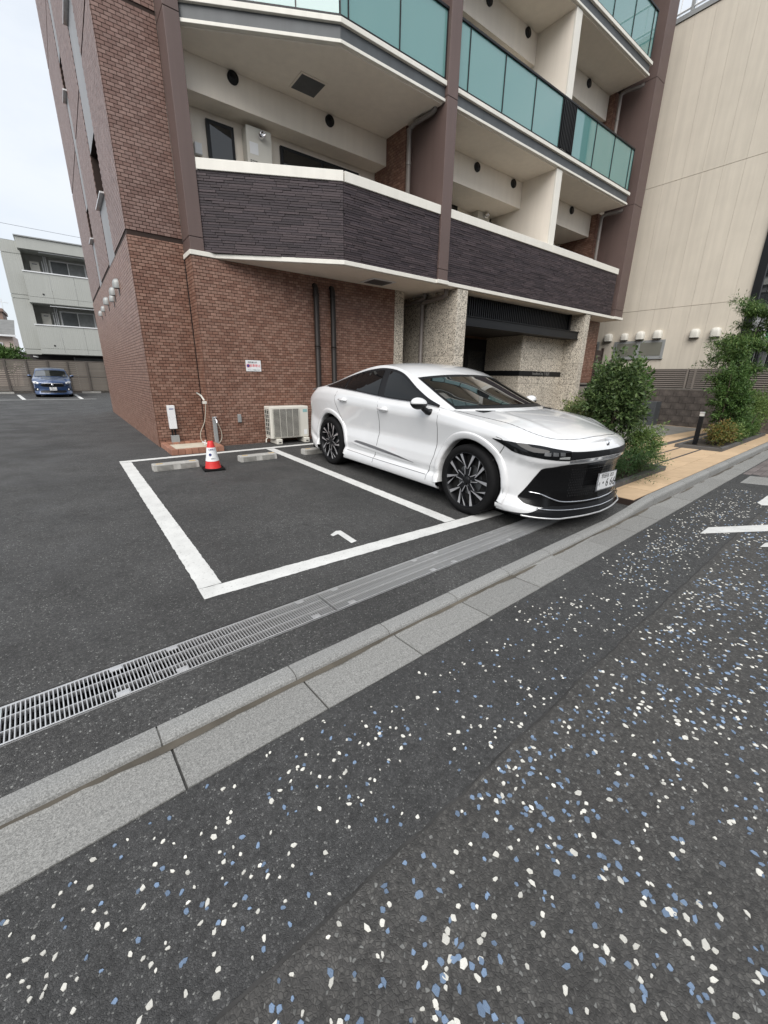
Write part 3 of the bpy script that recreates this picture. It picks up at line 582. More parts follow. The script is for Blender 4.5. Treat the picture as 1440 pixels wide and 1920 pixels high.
MB().box(7.553, 12.5, 7.34, 7.42, 2.752, 2.783).build('louver_rail', m_frame, BLD)
MB().box(12.47, 12.55, 7.33, 7.44, 2.751, Z0 - .006).build('louver_rail', m_frame, BLD)
# right end of the ground floor
brickpier(12.96, 14.80, 7.60, 9.0, .0, Z0 - .01, 'f')
MB().tube([(13.25, 7.50, .1), (13.25, 7.50, 3.0), (13.22, 7.40, 3.08), (13.2, 7.2, 3.12), (13.2, 7.1, 3.24)], .04, 10).build('drain_pipe', m_pipe, BLD, smooth=True)
# pipes by the granite and on the tiled wall
for y0, y1, z in ((8.72, 7.90, 3.06), (7.98, 7.22, 3.04)):
    x = 7.12; p = MB().tube([(x, y0, .05), (x, y0, z - .06), (x, y0 - .02, z - .01), (x, y0 - .08, z + .01), (x, y1 + .08, z + .05), (x, y1 + .02, z + .07), (x, y1, z + .12), (x, y1, Z0)], .050, 12).build('drain_pipe', m_pipe, BLD, smooth=True)
    MB().tube([(x, y0, z - .10), (x, y0, z - .05)], .059, 12).build('pipe_collar', m_pipe, p)
    MB().tube([(x, (y0 + y1) / 2, z + .03), (x, (y0 + y1) / 2, Z0)], .006, 6).build('pipe_hanger', m_steel, p)
for x in (4.30, 4.68):
    p = MB().tube([(x, YB - .075, .03), (x, YB - .075, 2.93), (x, YB - .07, 2.99), (x, YB - .05, 3.04), (x, YB - .01, 3.06)], [.054, .054, .054, .052, .05], 16).build('stand_pipe', m_piped, BLD, smooth=True)
    for z in (.9, 1.9, 2.86): MB().tube([(x, YB - .075, z), (x, YB - .075, z + .05)], .060, 16).build('pipe_collar', m_piped, p, smooth=True)
flush_tiles()
# ---------------------------------------------------------------- things at the foot of the wall
GZ0 = lotz(8.0)
s = thing('parking_sign', 'white no-parking sign with red lettering fixed to the brown tiled wall', 'sign', (2.946, YB - .012, 1.528))
sg = MB().box(2.80, 3.092, YB - .022, YB - .014, 1.430, 1.628).build('panel', m_white, s, bev=.003)
F_ = lambda x, z: frame((x, YB - .0235, z), (1, 0, 0), (0, 0, 1))
text('lettering', '契約車以外', .036, m_blkp, F_(2.93, 1.588), s, .0006); text('lettering', '駐車禁止', .054, m_redp, F_(2.975, 1.530), s, .0006); text('lettering', 'エクセレント  管理組合  03-5300', .016, m_blkp, F_(2.945, 1.455), s, .0006)
MB().lathe([(0, 0), (.030, 0), (.030, .002), (0, .002)], 24, (2.842, YB - .0255, 1.530), 'y').build('round_mark', m_blue, s); MB().lathe([(.026, 0), (.031, 0), (.031, .003), (.026, .003)], 24, (2.842, YB - .0265, 1.530), 'y').build('mark_ring', m_redp, s)

b = thing('meter_cabinet', 'slim white meter cabinet with grey junction box on the wall corner', 'cabinet', (1.49, YA - .01, .1))
MB().box(1.422, 1.545, YA - .11, YA - .012, .395, .815).build('cover', m_white, b, bev=.008); MB().box(1.446, 1.520, YA - .1115, YA - .108, .745, .762).build('nameplate', m_blue, b)
for x in (1.455, 1.505): MB().tube([(x, YA - .06, .27), (x, YA - .06, .40)], .014, 8).build('conduit', m_frame, b)
MB().box(1.425, 1.560, YA - .10, YA - .012, .115, .275).build('junction_box', m_grey, b, bev=.004)
for x, z in ((1.43, .60), (1.538, .60)): MB().lathe([(.0, 0), (.006, 0), (.006, .004)], 8, (x, YA - .1145, z), 'y').build('screw', m_steel, b)
o = MB().box(2.553, 2.617, YB - .055, YB - .010, .497, .645).build('outlet_box', m_grey, None, bev=.006); tag(o, 'small grey outlet box on the tiled wall between tap and air conditioner', 'box')

# wash place: tiled rim, cement basin, post with tap and hose
m_rim = M('rim_brick', (.30, .145, .095), .6, var=.12, vs=10, isl=.16)
wp = thing('wash_basin', 'low brick-rimmed wash basin with cream cement floor at the wall corner', 'basin', (1.66, 7.95, GZ0))
x0, x1, y0, y1 = 1.24, 2.10, 7.52, 8.485
MB().box(x0 + .09, 2.045, y0 + .09, y1 - .09, GZ0 - .05, GZ0 + .045).build('basin_floor', M('cream_cement', (.52, .47, .38), .85, var=.1, vs=6), wp)
def rim(a, b, c, d, ax):
    L = (b - a) if ax == 'x' else (d - c); k = round(L / .105); st = L / k
    for i in range(k):
        if ax == 'x': MB().box(a + i * st + .003, a + (i + 1) * st - .003, c, d, GZ0 - .05, GZ0 + .085).build('rim_brick', m_rim, wp, bev=.003)
        else: MB().box(a, b, c + i * st + .003, c + (i + 1) * st - .003, GZ0 - .05, GZ0 + .085).build('rim_brick', m_rim, wp, bev=.003)
rim(x0, x1, y0, y0 + .088, 'x'); rim(x0, x0 + .088, y0 + .09, y1, 'y'); rim(x0 + .09, 2.045, y1 - .088, y1, 'x'); rim(x1 - .088, x1, y0 + .09, YB - .012, 'y')
tp = thing('wall_tap', 'steel post tap beside the corner with a hose coupling', 'tap', (2.14, 8.0, GZ0))
MB().box(2.085, 2.150, YB - .065, YB - .010, GZ0, .62).build('post', m_grey, tp, bev=.006)
MB().tube([(2.12, YB - .07, .575), (2.12, YB - .12, .575), (2.13, YB - .14, .56), (2.13, YB - .14, .52)], .013, 10).build('spout', m_chrome, tp, smooth=True)
MB().box(2.095, 2.145, YB - .11, YB - .07, .60, .625).build('handle', m_chrome, tp, bev=.006); MB().lathe([(.018, 0), (.018, .03)], 12, (2.12, YB - .09, .585)).build('valve', m_chrome, tp)
m_hose = M('cream_hose', (.42, .39, .32), .5)
hs = thing('garden_hose', 'cream garden hose hung over the wall corner and looping to the tap', 'hose', (2.0, 8.0, .1))
def cat(pts, n=8):
    P = [np.array(p, float) for p in pts]; P = [2 * P[0] - P[1]] + P + [2 * P[-1] - P[-2]]; o = []
    for i in range(1, len(P) - 2):
        for t in np.linspace(0, 1, n, endpoint=False):
            a, b, c, d = P[i - 1:i + 3]; o.append(.5 * (2 * b + (c - a) * t + (2 * a - 5 * b + 4 * c - d) * t * t + (3 * b - 3 * c + d - a) * t ** 3))
    return o + [P[-2]]
MB().tube(cat([(1.86, 8.02, 1.05), (1.92, 7.99, 1.01), (1.965, 7.97, .93), (1.975, 7.965, .80), (1.93, 7.97, .55), (1.845, 7.98, .36), (1.84, 7.98, .22), (1.90, 7.96, .15), (2.0, 7.93, .115), (2.11, 7.92, .13), (2.19, 7.94, .22), (2.20, 7.95, .35), (2.165, 7.93, .46), (2.135, YB - .14, .525)]), .0062, 8).build('hose', m_hose, hs, smooth=True)
MB().box(1.945, 2.005, 7.955, 8.048, .855, .90).build('holder', m_ivory, hs, bev=.006); MB().tube([(1.86, 8.02, 1.05), (1.925, 7.985, 1.0), (1.965, 7.97, .92)], [.012, .016, .014], 8).build('spray_head', m_ivory, hs, smooth=True)
MB().tube([(1.84, 7.93, .19), (1.92, 7.90, .15)], .010, 8).build('cross_valve', m_white, hs); MB().tube([(1.88, 7.93, .13), (1.885, 7.90, .22)], .010, 8).build('cross_valve', m_white, hs)

# air conditioner outdoor unit
ac = thing('air_conditioner', 'ivory air conditioner outdoor unit standing against the tiled wall behind the white car', 'air conditioner', (3.5, 7.85, GZ0))
ax0, ax1, ay0, ay1, az0, az1 = 3.07, 3.88, 7.70, 8.0, .175, .79
MB().box(ax0, ax1, ay0, ay1, az0, az1).build('casing', m_ivory, ac, bev=.015, seg=3)
MB().box(ax0 + .055, ax0 + .60, ay0 - .004, ay0 + .01, az0 + .03, az1 - .045).build('fan_opening', m_black, ac)
MB().lathe([(.0, -.02), (.06, -.02), (.07, 0), (.07, .01)], 20, (ax0 + .327, ay0 + .012, (az0 + az1) / 2 - .01), 'y').build('fan_hub', m_frame, ac)
for k in range(3):
    a = k * 2 * PI / 3 + .4; cx, cz = ax0 + .327, (az0 + az1) / 2 - .01
    MB().add([(cx + .06 * math.cos(a), ay0 + .006, cz + .06 * math.sin(a)), (cx + .24 * math.cos(a - .1), ay0 + .008, cz + .24 * math.sin(a - .1)), (cx + .24 * math.cos(a + .9), ay0 - .001, cz + .24 * math.sin(a + .9)), (cx + .06 * math.cos(a + 1.1), ay0 + .002, cz + .06 * math.sin(a + 1.1))], [(0, 1, 2, 3)]).build('fan_blade', m_steeld, ac)
gm = MB()
sl = MB().box(ax0 + .045, ax0 + .61, -.003, .003, -.003, .003).mesh('grille_wire', m_ivory)
for k in range(26): inst('grille_wire', sl, Matrix.Translation((0, ay0 - .012, az0 + .035 + k * .0212)), ac)
for k in range(5): MB().box(ax0 + .06 + k * .132, ax0 + .064 + k * .132, ay0 - .016, ay0 - .008, az0 + .03, az1 - .045).build('grille_bar', m_ivory, ac)
MB().box(ax0 + .69, ax0 + .785, ay0 - .002, ay0 + .01, az1 - .12, az1 - .06).build('nameplate', M('teal_label', (.25, .42, .42), .5), ac); MB().box(ax0 + .70, ax0 + .77, ay0 - .002, ay0 + .01, az0 + .05, az0 + .15).build('warning_label', m_white, ac)
MB().box(ax0 - .004, ax0 + .01, ay0 + .04, ay1 - .03, az0 + .06, az1 - .05).build('side_coil', m_black, ac)
for k in range(7): MB().box(ax0 - .012, ax0 - .004, ay0 + .035, ay1 - .03, az0 + .065 + k * .08, az0 + .073 + k * .08).build('side_guard', m_ivory, ac)
for k in range(3): MB().box(ax0 - .012, ax0 - .004, ay0 + .05 + k * .09, ay0 + .057 + k * .09, az0 + .06, az1 - .05).build('side_guard', m_ivory, ac)
for x in (ax0 + .09, ax0 + .68): f = MB().box(x, x + .11, ay0 - .06, ay1 + .02, GZ0, az0 - .005).build('foot', m_ivory, ac, bev=.012); MB().box(x + .03, x + .08, ay0 - .062, ay0 - .058, GZ0 + .03, GZ0 + .05).build('slot', m_blkp, f)
MB().tube([(ax0 + .06, ay1 - .04, az0 + .02), (ax0 - .02, ay1 - .06, az0 - .03), (ax0 - .03, ay1 - .08, GZ0 + .02)], .012, 8).build('drain_hose', m_ivory, ac, smooth=True)

# traffic cone with printed sleeve
cz0 = lotz(6.15); cn = thing('traffic_cone', 'red traffic cone with a white printed sleeve and black square base', 'cone', (1.535, 6.16, cz0)); R_ = Matrix.Rotation(.12, 4, 'Z')
def loc(mb, name, mat, par, sm=False, bev=0): o = mb.build(name, mat, par, sm, bev, local=True); return o
loc(MB().box(-.15, .15, -.15, .15, 0, .032), 'base', m_rubber, cn, bev=.008)
loc(MB().lathe([(.118, .03), (.112, .05), (.096, .145), (.082, .21)], 28), 'cone_body', m_red, cn, True); loc(MB().lathe([(.062, .345), (.047, .40), (.039, .435), (.032, .442), (.012, .442)], 28), 'cone_top', m_red, cn, True)
loc(MB().lathe([(.098, .142), (.085, .205), (.0635, .347)], 28), 'sleeve', m_white, cn, True)
loc(MB().lathe([(0, 0), (.020, 0), (.020, .003), (0, .003)], 16, (-.035, -.082, .245), 'y'), 'round_mark', m_blue, cn)
text('lettering', '駐車禁止', .024, m_blue, Matrix.Translation((-.005, -.0705, .318)) @ Matrix.Rotation(PI / 2, 4, 'X'), cn, .001).matrix_parent_inverse = Matrix(); 
text('lettering', '関係者以外', .013, m_blkp, Matrix.Translation((.0, -.0945, .185)) @ Matrix.Rotation(PI / 2 - .2, 4, 'X'), cn, .001).matrix_parent_inverse = Matrix()
cn.rotation_euler = (0, 0, -.10); cn.scale = (.95, .95, .94)

# concrete wheel stops
m_groove = M('dark_concrete_groove', (.20, .195, .18), .9, var=.2, vs=9)  # grooves drawn as raised strips of darker concrete
def wheelstop(x, y, label):
    z = lotz(y); t = thing('wheel_stop', label, 'wheel stop', (x, y, z), 'wheel stops at the back of the bays'); t.rotation_euler = (0, 0, .02)
    pr = [(-.075, 0), (-.06, .085), (-.045, .10), (.06, .10), (.075, .085), (.085, 0)]; n = 6; mb = MB()
    for xx in (-.305, .305): mb.v += [(xx, a, b) for a, b in pr]
    mb.f += [(i, (i + 1) % n, n + (i + 1) % n, n + i) for i in range(n)] + [tuple(range(n - 1, -1, -1)), tuple(range(n, 2 * n))]
    mb.build('block', m_conc, t, bev=.008, local=True)
    for s_ in (-1, 1):
        MB().box(s_ * .22 - .045, s_ * .22 + .045, -.040, -.022, .1005, .104).build('reflector', m_yel, t, bev=.002, local=True)
        for k in range(4):
            a = np.array([-.0735 + .0035 * k * 1.0, .010 + .018 * k])
            MB().box(s_ * .155 - .105, s_ * .155 + .105, -.079 + .0032 * (k + 1), -.066 + .0032 * (k + 1), .015 + .017 * k, .024 + .017 * k).build('groove', m_groove, t, local=True)
wheelstop(1.10, 6.47, 'left concrete wheel stop of bay 1, beside the traffic cone'); wheelstop(2.32, 6.47, 'right concrete wheel stop of bay 1, against the painted line')
wheelstop(3.45, 6.52, 'concrete wheel stop behind the white car rear wheel on the near side')
# ---------------------------------------------------------------- cars
def smooth01(x, a, b):
    t = np.clip((x - a) / (b - a), 0, 1); return t * t * (3 - 2 * t)
def spline(pts, n):
    P = np.array(pts, float); d = np.r_[0, np.cumsum(np.linalg.norm(np.diff(P, axis=0), axis=1) ** .5)]; P2 = np.vstack([2 * P[0] - P[1], P, 2 * P[-1] - P[-2]]); d2 = np.r_[-d[1], d, 2 * d[-1] - d[-2]]
    T = np.linspace(0, d[-1], n); o = []
    for t in T:
        i = min(max(np.searchsorted(d, t) - 1, 0), len(d) - 2) + 1; h = d2[i + 1] - d2[i]; s = (t - d2[i]) / h
        m0 = (P2[i + 1] - P2[i - 1]) / (d2[i + 1] - d2[i - 1]) * h; m1 = (P2[i + 2] - P2[i]) / (d2[i + 2] - d2[i]) * h
        o.append((2 * s ** 3 - 3 * s ** 2 + 1) * P2[i] + (s ** 3 - 2 * s ** 2 + s) * m0 + (-2 * s ** 3 + 3 * s ** 2) * P2[i + 1] + (s ** 3 - s ** 2) * m1)
    return np.array(o)
def sp1(xs, ys):                 # smooth 1-D curve through points (Catmull-Rom with finite differences)
    xs, ys = np.array(xs, float), np.array(ys, float); g = np.gradient(ys, xs)
    def f(x):
        x = np.clip(np.asarray(x, float), xs[0], xs[-1]); i = np.clip(np.searchsorted(xs, x) - 1, 0, len(xs) - 2); h = xs[i + 1] - xs[i]; s = (x - xs[i]) / h
        return (2 * s ** 3 - 3 * s ** 2 + 1) * ys[i] + (s ** 3 - 2 * s ** 2 + s) * g[i] * h + (-2 * s ** 3 + 3 * s ** 2) * ys[i + 1] + (s ** 3 - s ** 2) * g[i + 1] * h
    return f
WBASE, WR = 2.85, .367
PLAN = spline([(-3.945, 0), (-3.93, .3), (-3.87, .58), (-3.74, .765), (-3.45, .872), (-2.85, .912), (-2.1, .905), (-1.4, .900), (-.6, .905), (0, .915), (.35, .902), (.61, .842), (.785, .715), (.893, .5), (.958, .25), (.980, 0)], 1400)
PS = np.r_[0, np.cumsum(np.linalg.norm(np.diff(PLAN, axis=0), axis=1))]; PT = PS[-1]
PN = np.stack([np.gradient(PLAN[:, 1]), -np.gradient(PLAN[:, 0])], 1); PN /= np.linalg.norm(PN, axis=1)[:, None]; PN *= -1
if PN[700] @ [0, 1] < 0: PN *= -1
topz = sp1([-3.95, -3.6, -3.2, -2.85, -2.2, -1.5, -.5, -.1, .3, .6, .85, 1.0], [1.00, 1.10, 1.165, 1.170, 1.140, 1.095, 1.055, 1.01, .955, .900, .850, .835])
SZ = np.array([.175, .18, .235, .30, .345, .42, .52, .66, .78, .88, .945, .975, 1.0]); SI = np.array([.10, .020, .004, .016, .046, .030, .040, .060, .036, .010, .016, .034, .062])
FZ = np.array([.14, .15, .20, .25, .32, .40, .50, .60, .665, .715, .765, .80, .830]); FI = np.array([.10, .012, .010, .028, .050, .062, .060, .045, .012, .004, .012, .035, .075])
RZ = np.array([.22, .24, .32, .40, .50, .60, .68, .76, .84, .90, .95, .99, 1.01]); RI = np.array([.14, .05, .02, .0, .0, .006, .012, .02, .018, .01, .012, .03, .07])
def rows(t):                     # z and inset of the section rows at plan position t
    x = np.interp(t, PS, PLAN[:, 0]); wf = smooth01(x, .30, .80); wr = 1 - smooth01(x, -3.80, -3.30); ws = 1 - wf - wr; tz = float(topz(x))
    sz = SZ.copy(); k = np.clip((sz - .66) / (1.0 - .66), 0, 1); sz = sz + k * (tz - 1.0)
    bulge = -.022 * math.exp(-((x) / .34) ** 2) - .026 * math.exp(-((x + WBASE) / .42) ** 2); si = SI + bulge * np.exp(-((sz - .72) / .25) ** 2)
    return ws * sz + wf * FZ + wr * RZ, ws * si + wf * FI + wr * RI
def surf(t, z, off=0., sgn=-1):
    zr, ir = rows(t); o = np.argsort(zr); ins = float(sp1(zr[o], ir[o])(z)) if False else float(np.interp(z, zr[o], ir[o])); x = np.interp(t, PS, PLAN[:, 0]); y = np.interp(t, PS, PLAN[:, 1])
    n = np.array([np.interp(t, PS, PN[:, 0]), np.interp(t, PS, PN[:, 1])]); p = np.array([x, y]) + n * (off - ins); return np.array([p[0], sgn * p[1], z])
def t_of_x(x): i = np.argmin(abs(PLAN[200:1300, 0] - x)) + 200; return PS[i]
def t_of_y(y): i = np.argmin(abs(PLAN[1000:, 1] - abs(y))) + 1000; return PS[i]
railp = spline([(-.30, .815, 1.025), (-.62, .785, 1.155), (-.95, .750, 1.300), (-1.28, .715, 1.435), (-1.65, .690, 1.490), (-2.0, .680, 1.470), (-2.45, .675, 1.385), (-2.9, .675, 1.275), (-3.25, .685, 1.185), (-3.55, .70, 1.10)], 160)
bowf = sp1([-3.6, -3.0, -2.4, -1.7, -1.25, -.9, -.6, -.3], [-.16, -.10, -.03, .02, .10, .17, .25, .33]); crownf = sp1([-3.6, -3.0, -2.4, -1.9, -1.4, -1.0, -.6, -.3], [.05, .055, .05, .048, .048, .05, .035, .02])
def roofpt(i, t, off=0): x, y, z = railp[i]; q = 1 - t * t; return np.array([x + float(bowf(x)) * q, y * t, z + float(crownf(x)) * (1 - abs(t) ** 2.3) + off])
dlo = sp1([-3.02, -2.75, -2.45, -2.0, -1.65, -1.28, -.93, -.70, -.50], [1.185, 1.268, 1.345, 1.425, 1.446, 1.392, 1.225, 1.130, 1.072])
def sidept(x, z, off=0., sgn=-1):     # greenhouse side between belt and rail
    i = np.argmin(abs(railp[:, 0] - x)); yr, zr = railp[i, 1], railp[i, 2]; zb = float(topz(x)); t = t_of_x(x); yb = np.interp(t, PS, PLAN[:, 1]) - SI[-1] - .002
    v = np.clip((z - zb) / max(zr - zb, 1e-4), -.2, 1.05); y = yb + (yr - yb) * v + .018 * max(0, v * (1 - v)) * 4; return np.array([x, sgn * (y + off), z])
def car(name, label, loc, rot, paint, style):
    T = thing(name, label, 'car', loc, rot=rot); B = lambda mb, nm, mt, sm=True, par=None, bev=0: mb.build(nm, mt, par or T, sm, bev, local=True)
    # lower body
    ts = np.r_[np.linspace(0, PT, 300)]; V = np.linspace(0, 12, 61); half = []
    for t in ts:
        zr, ir = rows(t); k = np.arange(13); zz = np.interp(V, k, zr); ii = .35 * sp1(k, ir)(V) + .65 * np.interp(V, k, ir); zz = sp1(k, zr)(V)
        x = np.interp(t, PS, PLAN[:, 0]); y = np.interp(t, PS, PLAN[:, 1]); n = (np.interp(t, PS, PN[:, 0]), np.interp(t, PS, PN[:, 1])); half.append([(x - n[0] * i_, max(y - n[1] * i_, 0.), z_) for i_, z_ in zip(ii, zz)])
    half = np.array(half); full = np.concatenate([half, half[::-1][1:-1] * [1, -1, 1]]); m_, n_ = full.shape[:2]; G = MB(); G.v = [tuple(p) for p in full.reshape(-1, 3)]
    for i in range(m_):
        i2 = (i + 1) % m_
        for j in range(n_ - 1):
            c = (full[i, j] + full[i2, j + 1]) / 2
            if abs(c[1]) > .5 and min(math.hypot(c[0], c[2] - WR), math.hypot(c[0] + WBASE, c[2] - WR)) < .452: continue
            G.f.append((i * n_ + j, i * n_ + j + 1, i2 * n_ + j + 1, i2 * n_ + j))
    # bonnet and boot lid on the same shell
    tops = half[:, -1]; hoodc = sp1([-.45, .0, .3, .6, .8, .95], [1.075, 1.045, 1.005, .950, .900, .842]); deckc = sp1([-3.95, -3.75, -3.5, -3.2], [1.01, 1.06, 1.12, 1.19]); base = 0
    for cond, cf in ((lambda p: p[0] > -.62, hoodc), (lambda p: p[0] < -3.05, deckc)):
        idx = [i for i in range(len(ts)) if cond(tops[i])]; sS = np.linspace(1, -1, 41); rowsP = []
        for i in idx:
            xt, yt, zt = tops[i]; zc = max(float(cf(xt)), zt); rowsP.append([(xt, yt * s, zt + (zc - zt) * (1 - abs(s) ** 2.2) + (.010 * math.exp(-((abs(yt * s) - .47) / .035) ** 2) * smooth01(xt, -.3, .1) * (1 - smooth01(xt, .55, .8)) if cf is hoodc and yt > .5 else 0)) for s in sS])
        G.grid(rowsP)
    body = B(G, 'body', paint)
    B(MB().box(-3.6, .50, -.80, .80, .152, .26), 'underbody', m_rubber, False)
    # greenhouse shell
    G = MB(); G.grid([[roofpt(i, t) for t in np.linspace(-1, 1, 31)] for i in range(160)])
    for sg in (-1, 1): G.grid([[sidept(railp[i, 0], topz(railp[i, 0]) + (railp[i, 2] - topz(railp[i, 0])) * v, 0, sg) for v in np.linspace(-.02, 1, 12)] for i in range(160)])
    cab = B(G, 'cabin_roof', paint)
    iw = [i for i in range(160) if -1.06 < railp[i, 0] < -.345]; ir_ = [i for i in range(160) if -3.42 < railp[i, 0] < -2.45]
    f = B(MB().grid([[roofpt(i, t, .004) for t in np.linspace(-.955, .955, 31)] for i in iw]), 'windshield_surround', m_frame)
    i2 = iw[3:-3]; B(MB().grid([[roofpt(i, t, .0075) for t in np.linspace(-.925, .925, 31)] for i in i2]), 'windshield', m_wind); B(MB().grid([[roofpt(i, t, .005) for t in np.linspace(-.9, .9, 25)] for i in ir_]), 'rear_window', m_cglass)
    B(MB().box(-.2, -.08, -.62, .62, 1.035, 1.048), 'cowl', m_frame, False)
    for sg in (-1, 1):
        xx = np.linspace(-.50, -3.02, 90); B(MB().grid([[sidept(x, topz(x) + .008 + (max(float(dlo(x)) + .012, topz(x) + .01) - topz(x) - .008) * v, .004, sg) for v in np.linspace(0, 1, 9)] for x in xx]), 'window_surround', m_frame)
        for a, b, nm in ((-.66, -1.53, 'front_side_window'), (-1.66, -2.44, 'rear_side_window'), (-2.48, -2.95, 'quarter_window')):
            xx = np.linspace(a, b, 40); B(MB().grid([[sidept(x, topz(x) + .024 + (max(float(dlo(x)) - .016, topz(x) + .026) - topz(x) - .024) * v, .0075, sg) for v in np.linspace(0, 1, 9)] for x in xx]), nm, m_cglass)
        B(MB().tube([sidept(x, topz(x) + .006, .006, sg) for x in np.linspace(-.5, -2.95, 50)], .0045, 6), 'belt_moulding', m_chrome)
        # door cuts and creases drawn as thin dark joints
        def cut(pts, r=.0028, mt=m_slatebk, nm='door_gap'): B(MB().tube([surf(t_of_x(x), z, -.0005, sg) for x, z in pts], r * 1.25, 5), nm, mt)
        L = lambda pts, n=24: [tuple(p) for p in spline(pts, n)]
        cut(L([(-.48, 1.04), (-.475, .85), (-.52, .55), (-.60, .32), (-.61, .24)])); cut(L([(-1.60, 1.085), (-1.585, .80), (-1.63, .5), (-1.68, .30), (-1.69, .24)]))
        cut(L([(-2.62, 1.13), (-2.66, 1.02), (-2.62, .92), (-2.44, .62), (-2.38, .45), (-2.38, .32)])); cut(L([(-2.38, .315), (-1.6, .30), (-.62, .30)]))
        cut(L([(.30, .62), (.42, .78), (.40, .84), (.33, .86)], 10))
        if style == 0:
            B(MB().grid([[surf(t_of_x(x), zl + (zh - zl) * v, .010, sg) for v in np.linspace(0, 1, 5)] for x, zl, zh in L([(-2.26, .444, .452), (-2.10, .425, .495), (-1.7, .395, .485), (-1.2, .375, .440), (-.74, .375, .380)], 40)]), 'door_cladding', paint)
            B(MB().grid([[surf(t_of_x(x), zl + (zh - zl) * v, .014, sg) for v in np.linspace(0, 1, 3)] for x, zl, zh in L([(-2.16, .462, .466), (-2.08, .454, .484), (-1.7, .432, .470), (-1.2, .410, .434), (-.85, .392, .398)], 40)]), 'trim_strip', M('satin_grey_trim', (.30, .30, .31), .3, .8, .05) if 'satin_grey_trim' not in bpy.data.materials else bpy.data.materials['satin_grey_trim'])
        for hx, hz in ((-1.46, .962), (-2.42, 1.015)):
            c = surf(t_of_x(hx), hz, .0, sg); B(MB().lathe([(0, -.075), (.030, -.06), (.036, 0), (.030, .06), (0, .075)], 14, (c[0], c[1], c[2]), 'x'), 'handle_recess', paint)
            B(MB().tube([c + [.095, sg * .016, 0], c + [.08, sg * .034, .003], c + [-.08, sg * .036, .006], c + [-.095, sg * .018, .006]], [.010, .015, .015, .010], 10), 'door_handle', paint)
        # mirror
        mc = np.array([-.66, sg * 1.005, 1.095]); mr = MB(); mr.grid([[mc + [.060 * math.sin(u) * math.cos(v) * (1.2 if math.cos(v) > 0 else .75), sg * .108 * math.cos(u) * (1 if 1 else 1), .062 * math.sin(u) * math.sin(v) + .012 * math.cos(u)] for v in np.linspace(0, 2 * PI, 21)] for u in np.linspace(.02, PI - .02, 15)]); mm = B(mr, 'mirror', paint)
        B(MB().grid([[mc + [-.047, sg * .085 * math.cos(u) * r, .048 * math.sin(u) * r] for r in (.05, 1)] for u in np.linspace(0, 2 * PI, 25)]), 'mirror_glass', m_chrome, True, mm)
        B(MB().grid([[mc + [.064 * math.sin(u) * math.cos(v) * (1.2 if math.cos(v) > 0 else .75), sg * .110 * math.cos(u), .064 * math.sin(u) * math.sin(v) - .002] for v in np.linspace(PI, 2 * PI, 13)] for u in np.linspace(.02, PI - .02, 15)]), 'mirror_underside', m_frame, True, mm)
        B(MB().tube([(-.60, sg * .855, 1.00), (-.62, sg * .91, 1.005), (-.64, sg * .965, 1.045)], [.040, .034, .026], 10), 'mirror_arm', m_frame, True, mm)
    # wheels, arches
    tyr = [(.262, -.05), (.284, -.06), (.286, -.104), (.292, -.116), (.335, -.116), (.356, -.105), (.3665, -.085), (.3675, 0), (.3665, .085), (.356, .105), (.335, .116), (.292, .116), (.286, .104), (.284, .06), (.262, .05)]
    for cx in (0, -WBASE):
        for sg in (-1, 1):
            wy = sg * (.892 - .112); wl = B(MB().lathe(tyr, 64, (cx, wy, WR), 'y'), 'wheel', m_rubber)
            for rr in (-.045, 0, .045): B(MB().lathe([(.3678, rr - .005), (.3685, rr - .004), (.3685, rr + .004), (.3678, rr + .005)], 48, (cx, wy, WR), 'y'), 'tread_groove', m_black, True, wl)
            yo = sg * .892
            B(MB().lathe([(.284, 0), (.280, -sg * .012), (.268, -sg * .03), (.262, -sg * .18)], 64, (cx, yo - sg * .002, WR), 'y'), 'rim', m_frame, True, wl); B(MB().lathe([(0, 0), (.265, 0)], 40, (cx, yo - sg * .075, WR), 'y'), 'wheel_back', m_black, False, wl)
            B(MB().lathe([(.0, 0), (.16, 0), (.16, .02), (0.0, .02)], 32, (cx, yo - sg * .07, WR), 'y'), 'brake_disc', m_steeld, False, wl)
            B(MB().lathe([(.0, .006 * sg), (.034, .006 * sg), (.038, 0), (.038, -.05 * sg)], 24, (cx, yo - sg * .022, WR), 'y'), 'hub_cap', m_frame, True, wl)
            def P2(r, a): return (cx + r * math.cos(a), WR + r * math.sin(a))
            B(MB().lathe([(.279, -.004 * sg), (.281, .002 * sg), (.287, .002 * sg), (.289, -.004 * sg)], 64, (cx, yo, WR), 'y'), 'rim_lip', m_frame, True, wl)
            for k in range(5):
                a0 = k * 2 * PI / 5 + .31 + (0 if cx == 0 else .5)
                A_ = lambda r, d: P2(r, a0 + d)
                polys = [([A_(.040, -.50), A_(.040, .50), A_(.135, .17), A_(.135, -.17)], .022, .0), ([A_(.112, .0), A_(.124, .12), A_(.281, .43), A_(.281, .30)], .010, 1.), ([A_(.124, -.12), A_(.112, .0), A_(.281, -.20), A_(.281, -.34)], .010, 1.),
                         ([A_(.150, .24), A_(.165, .30), A_(.281, .72), A_(.281, .63)], .013, .85), ([A_(.060, .40), A_(.052, .60), A_(.150, .31), A_(.150, .23)], .018, .9), ([A_(.060, -.40), A_(.052, -.60), A_(.150, -.31), A_(.150, -.23)], .018, .9)]
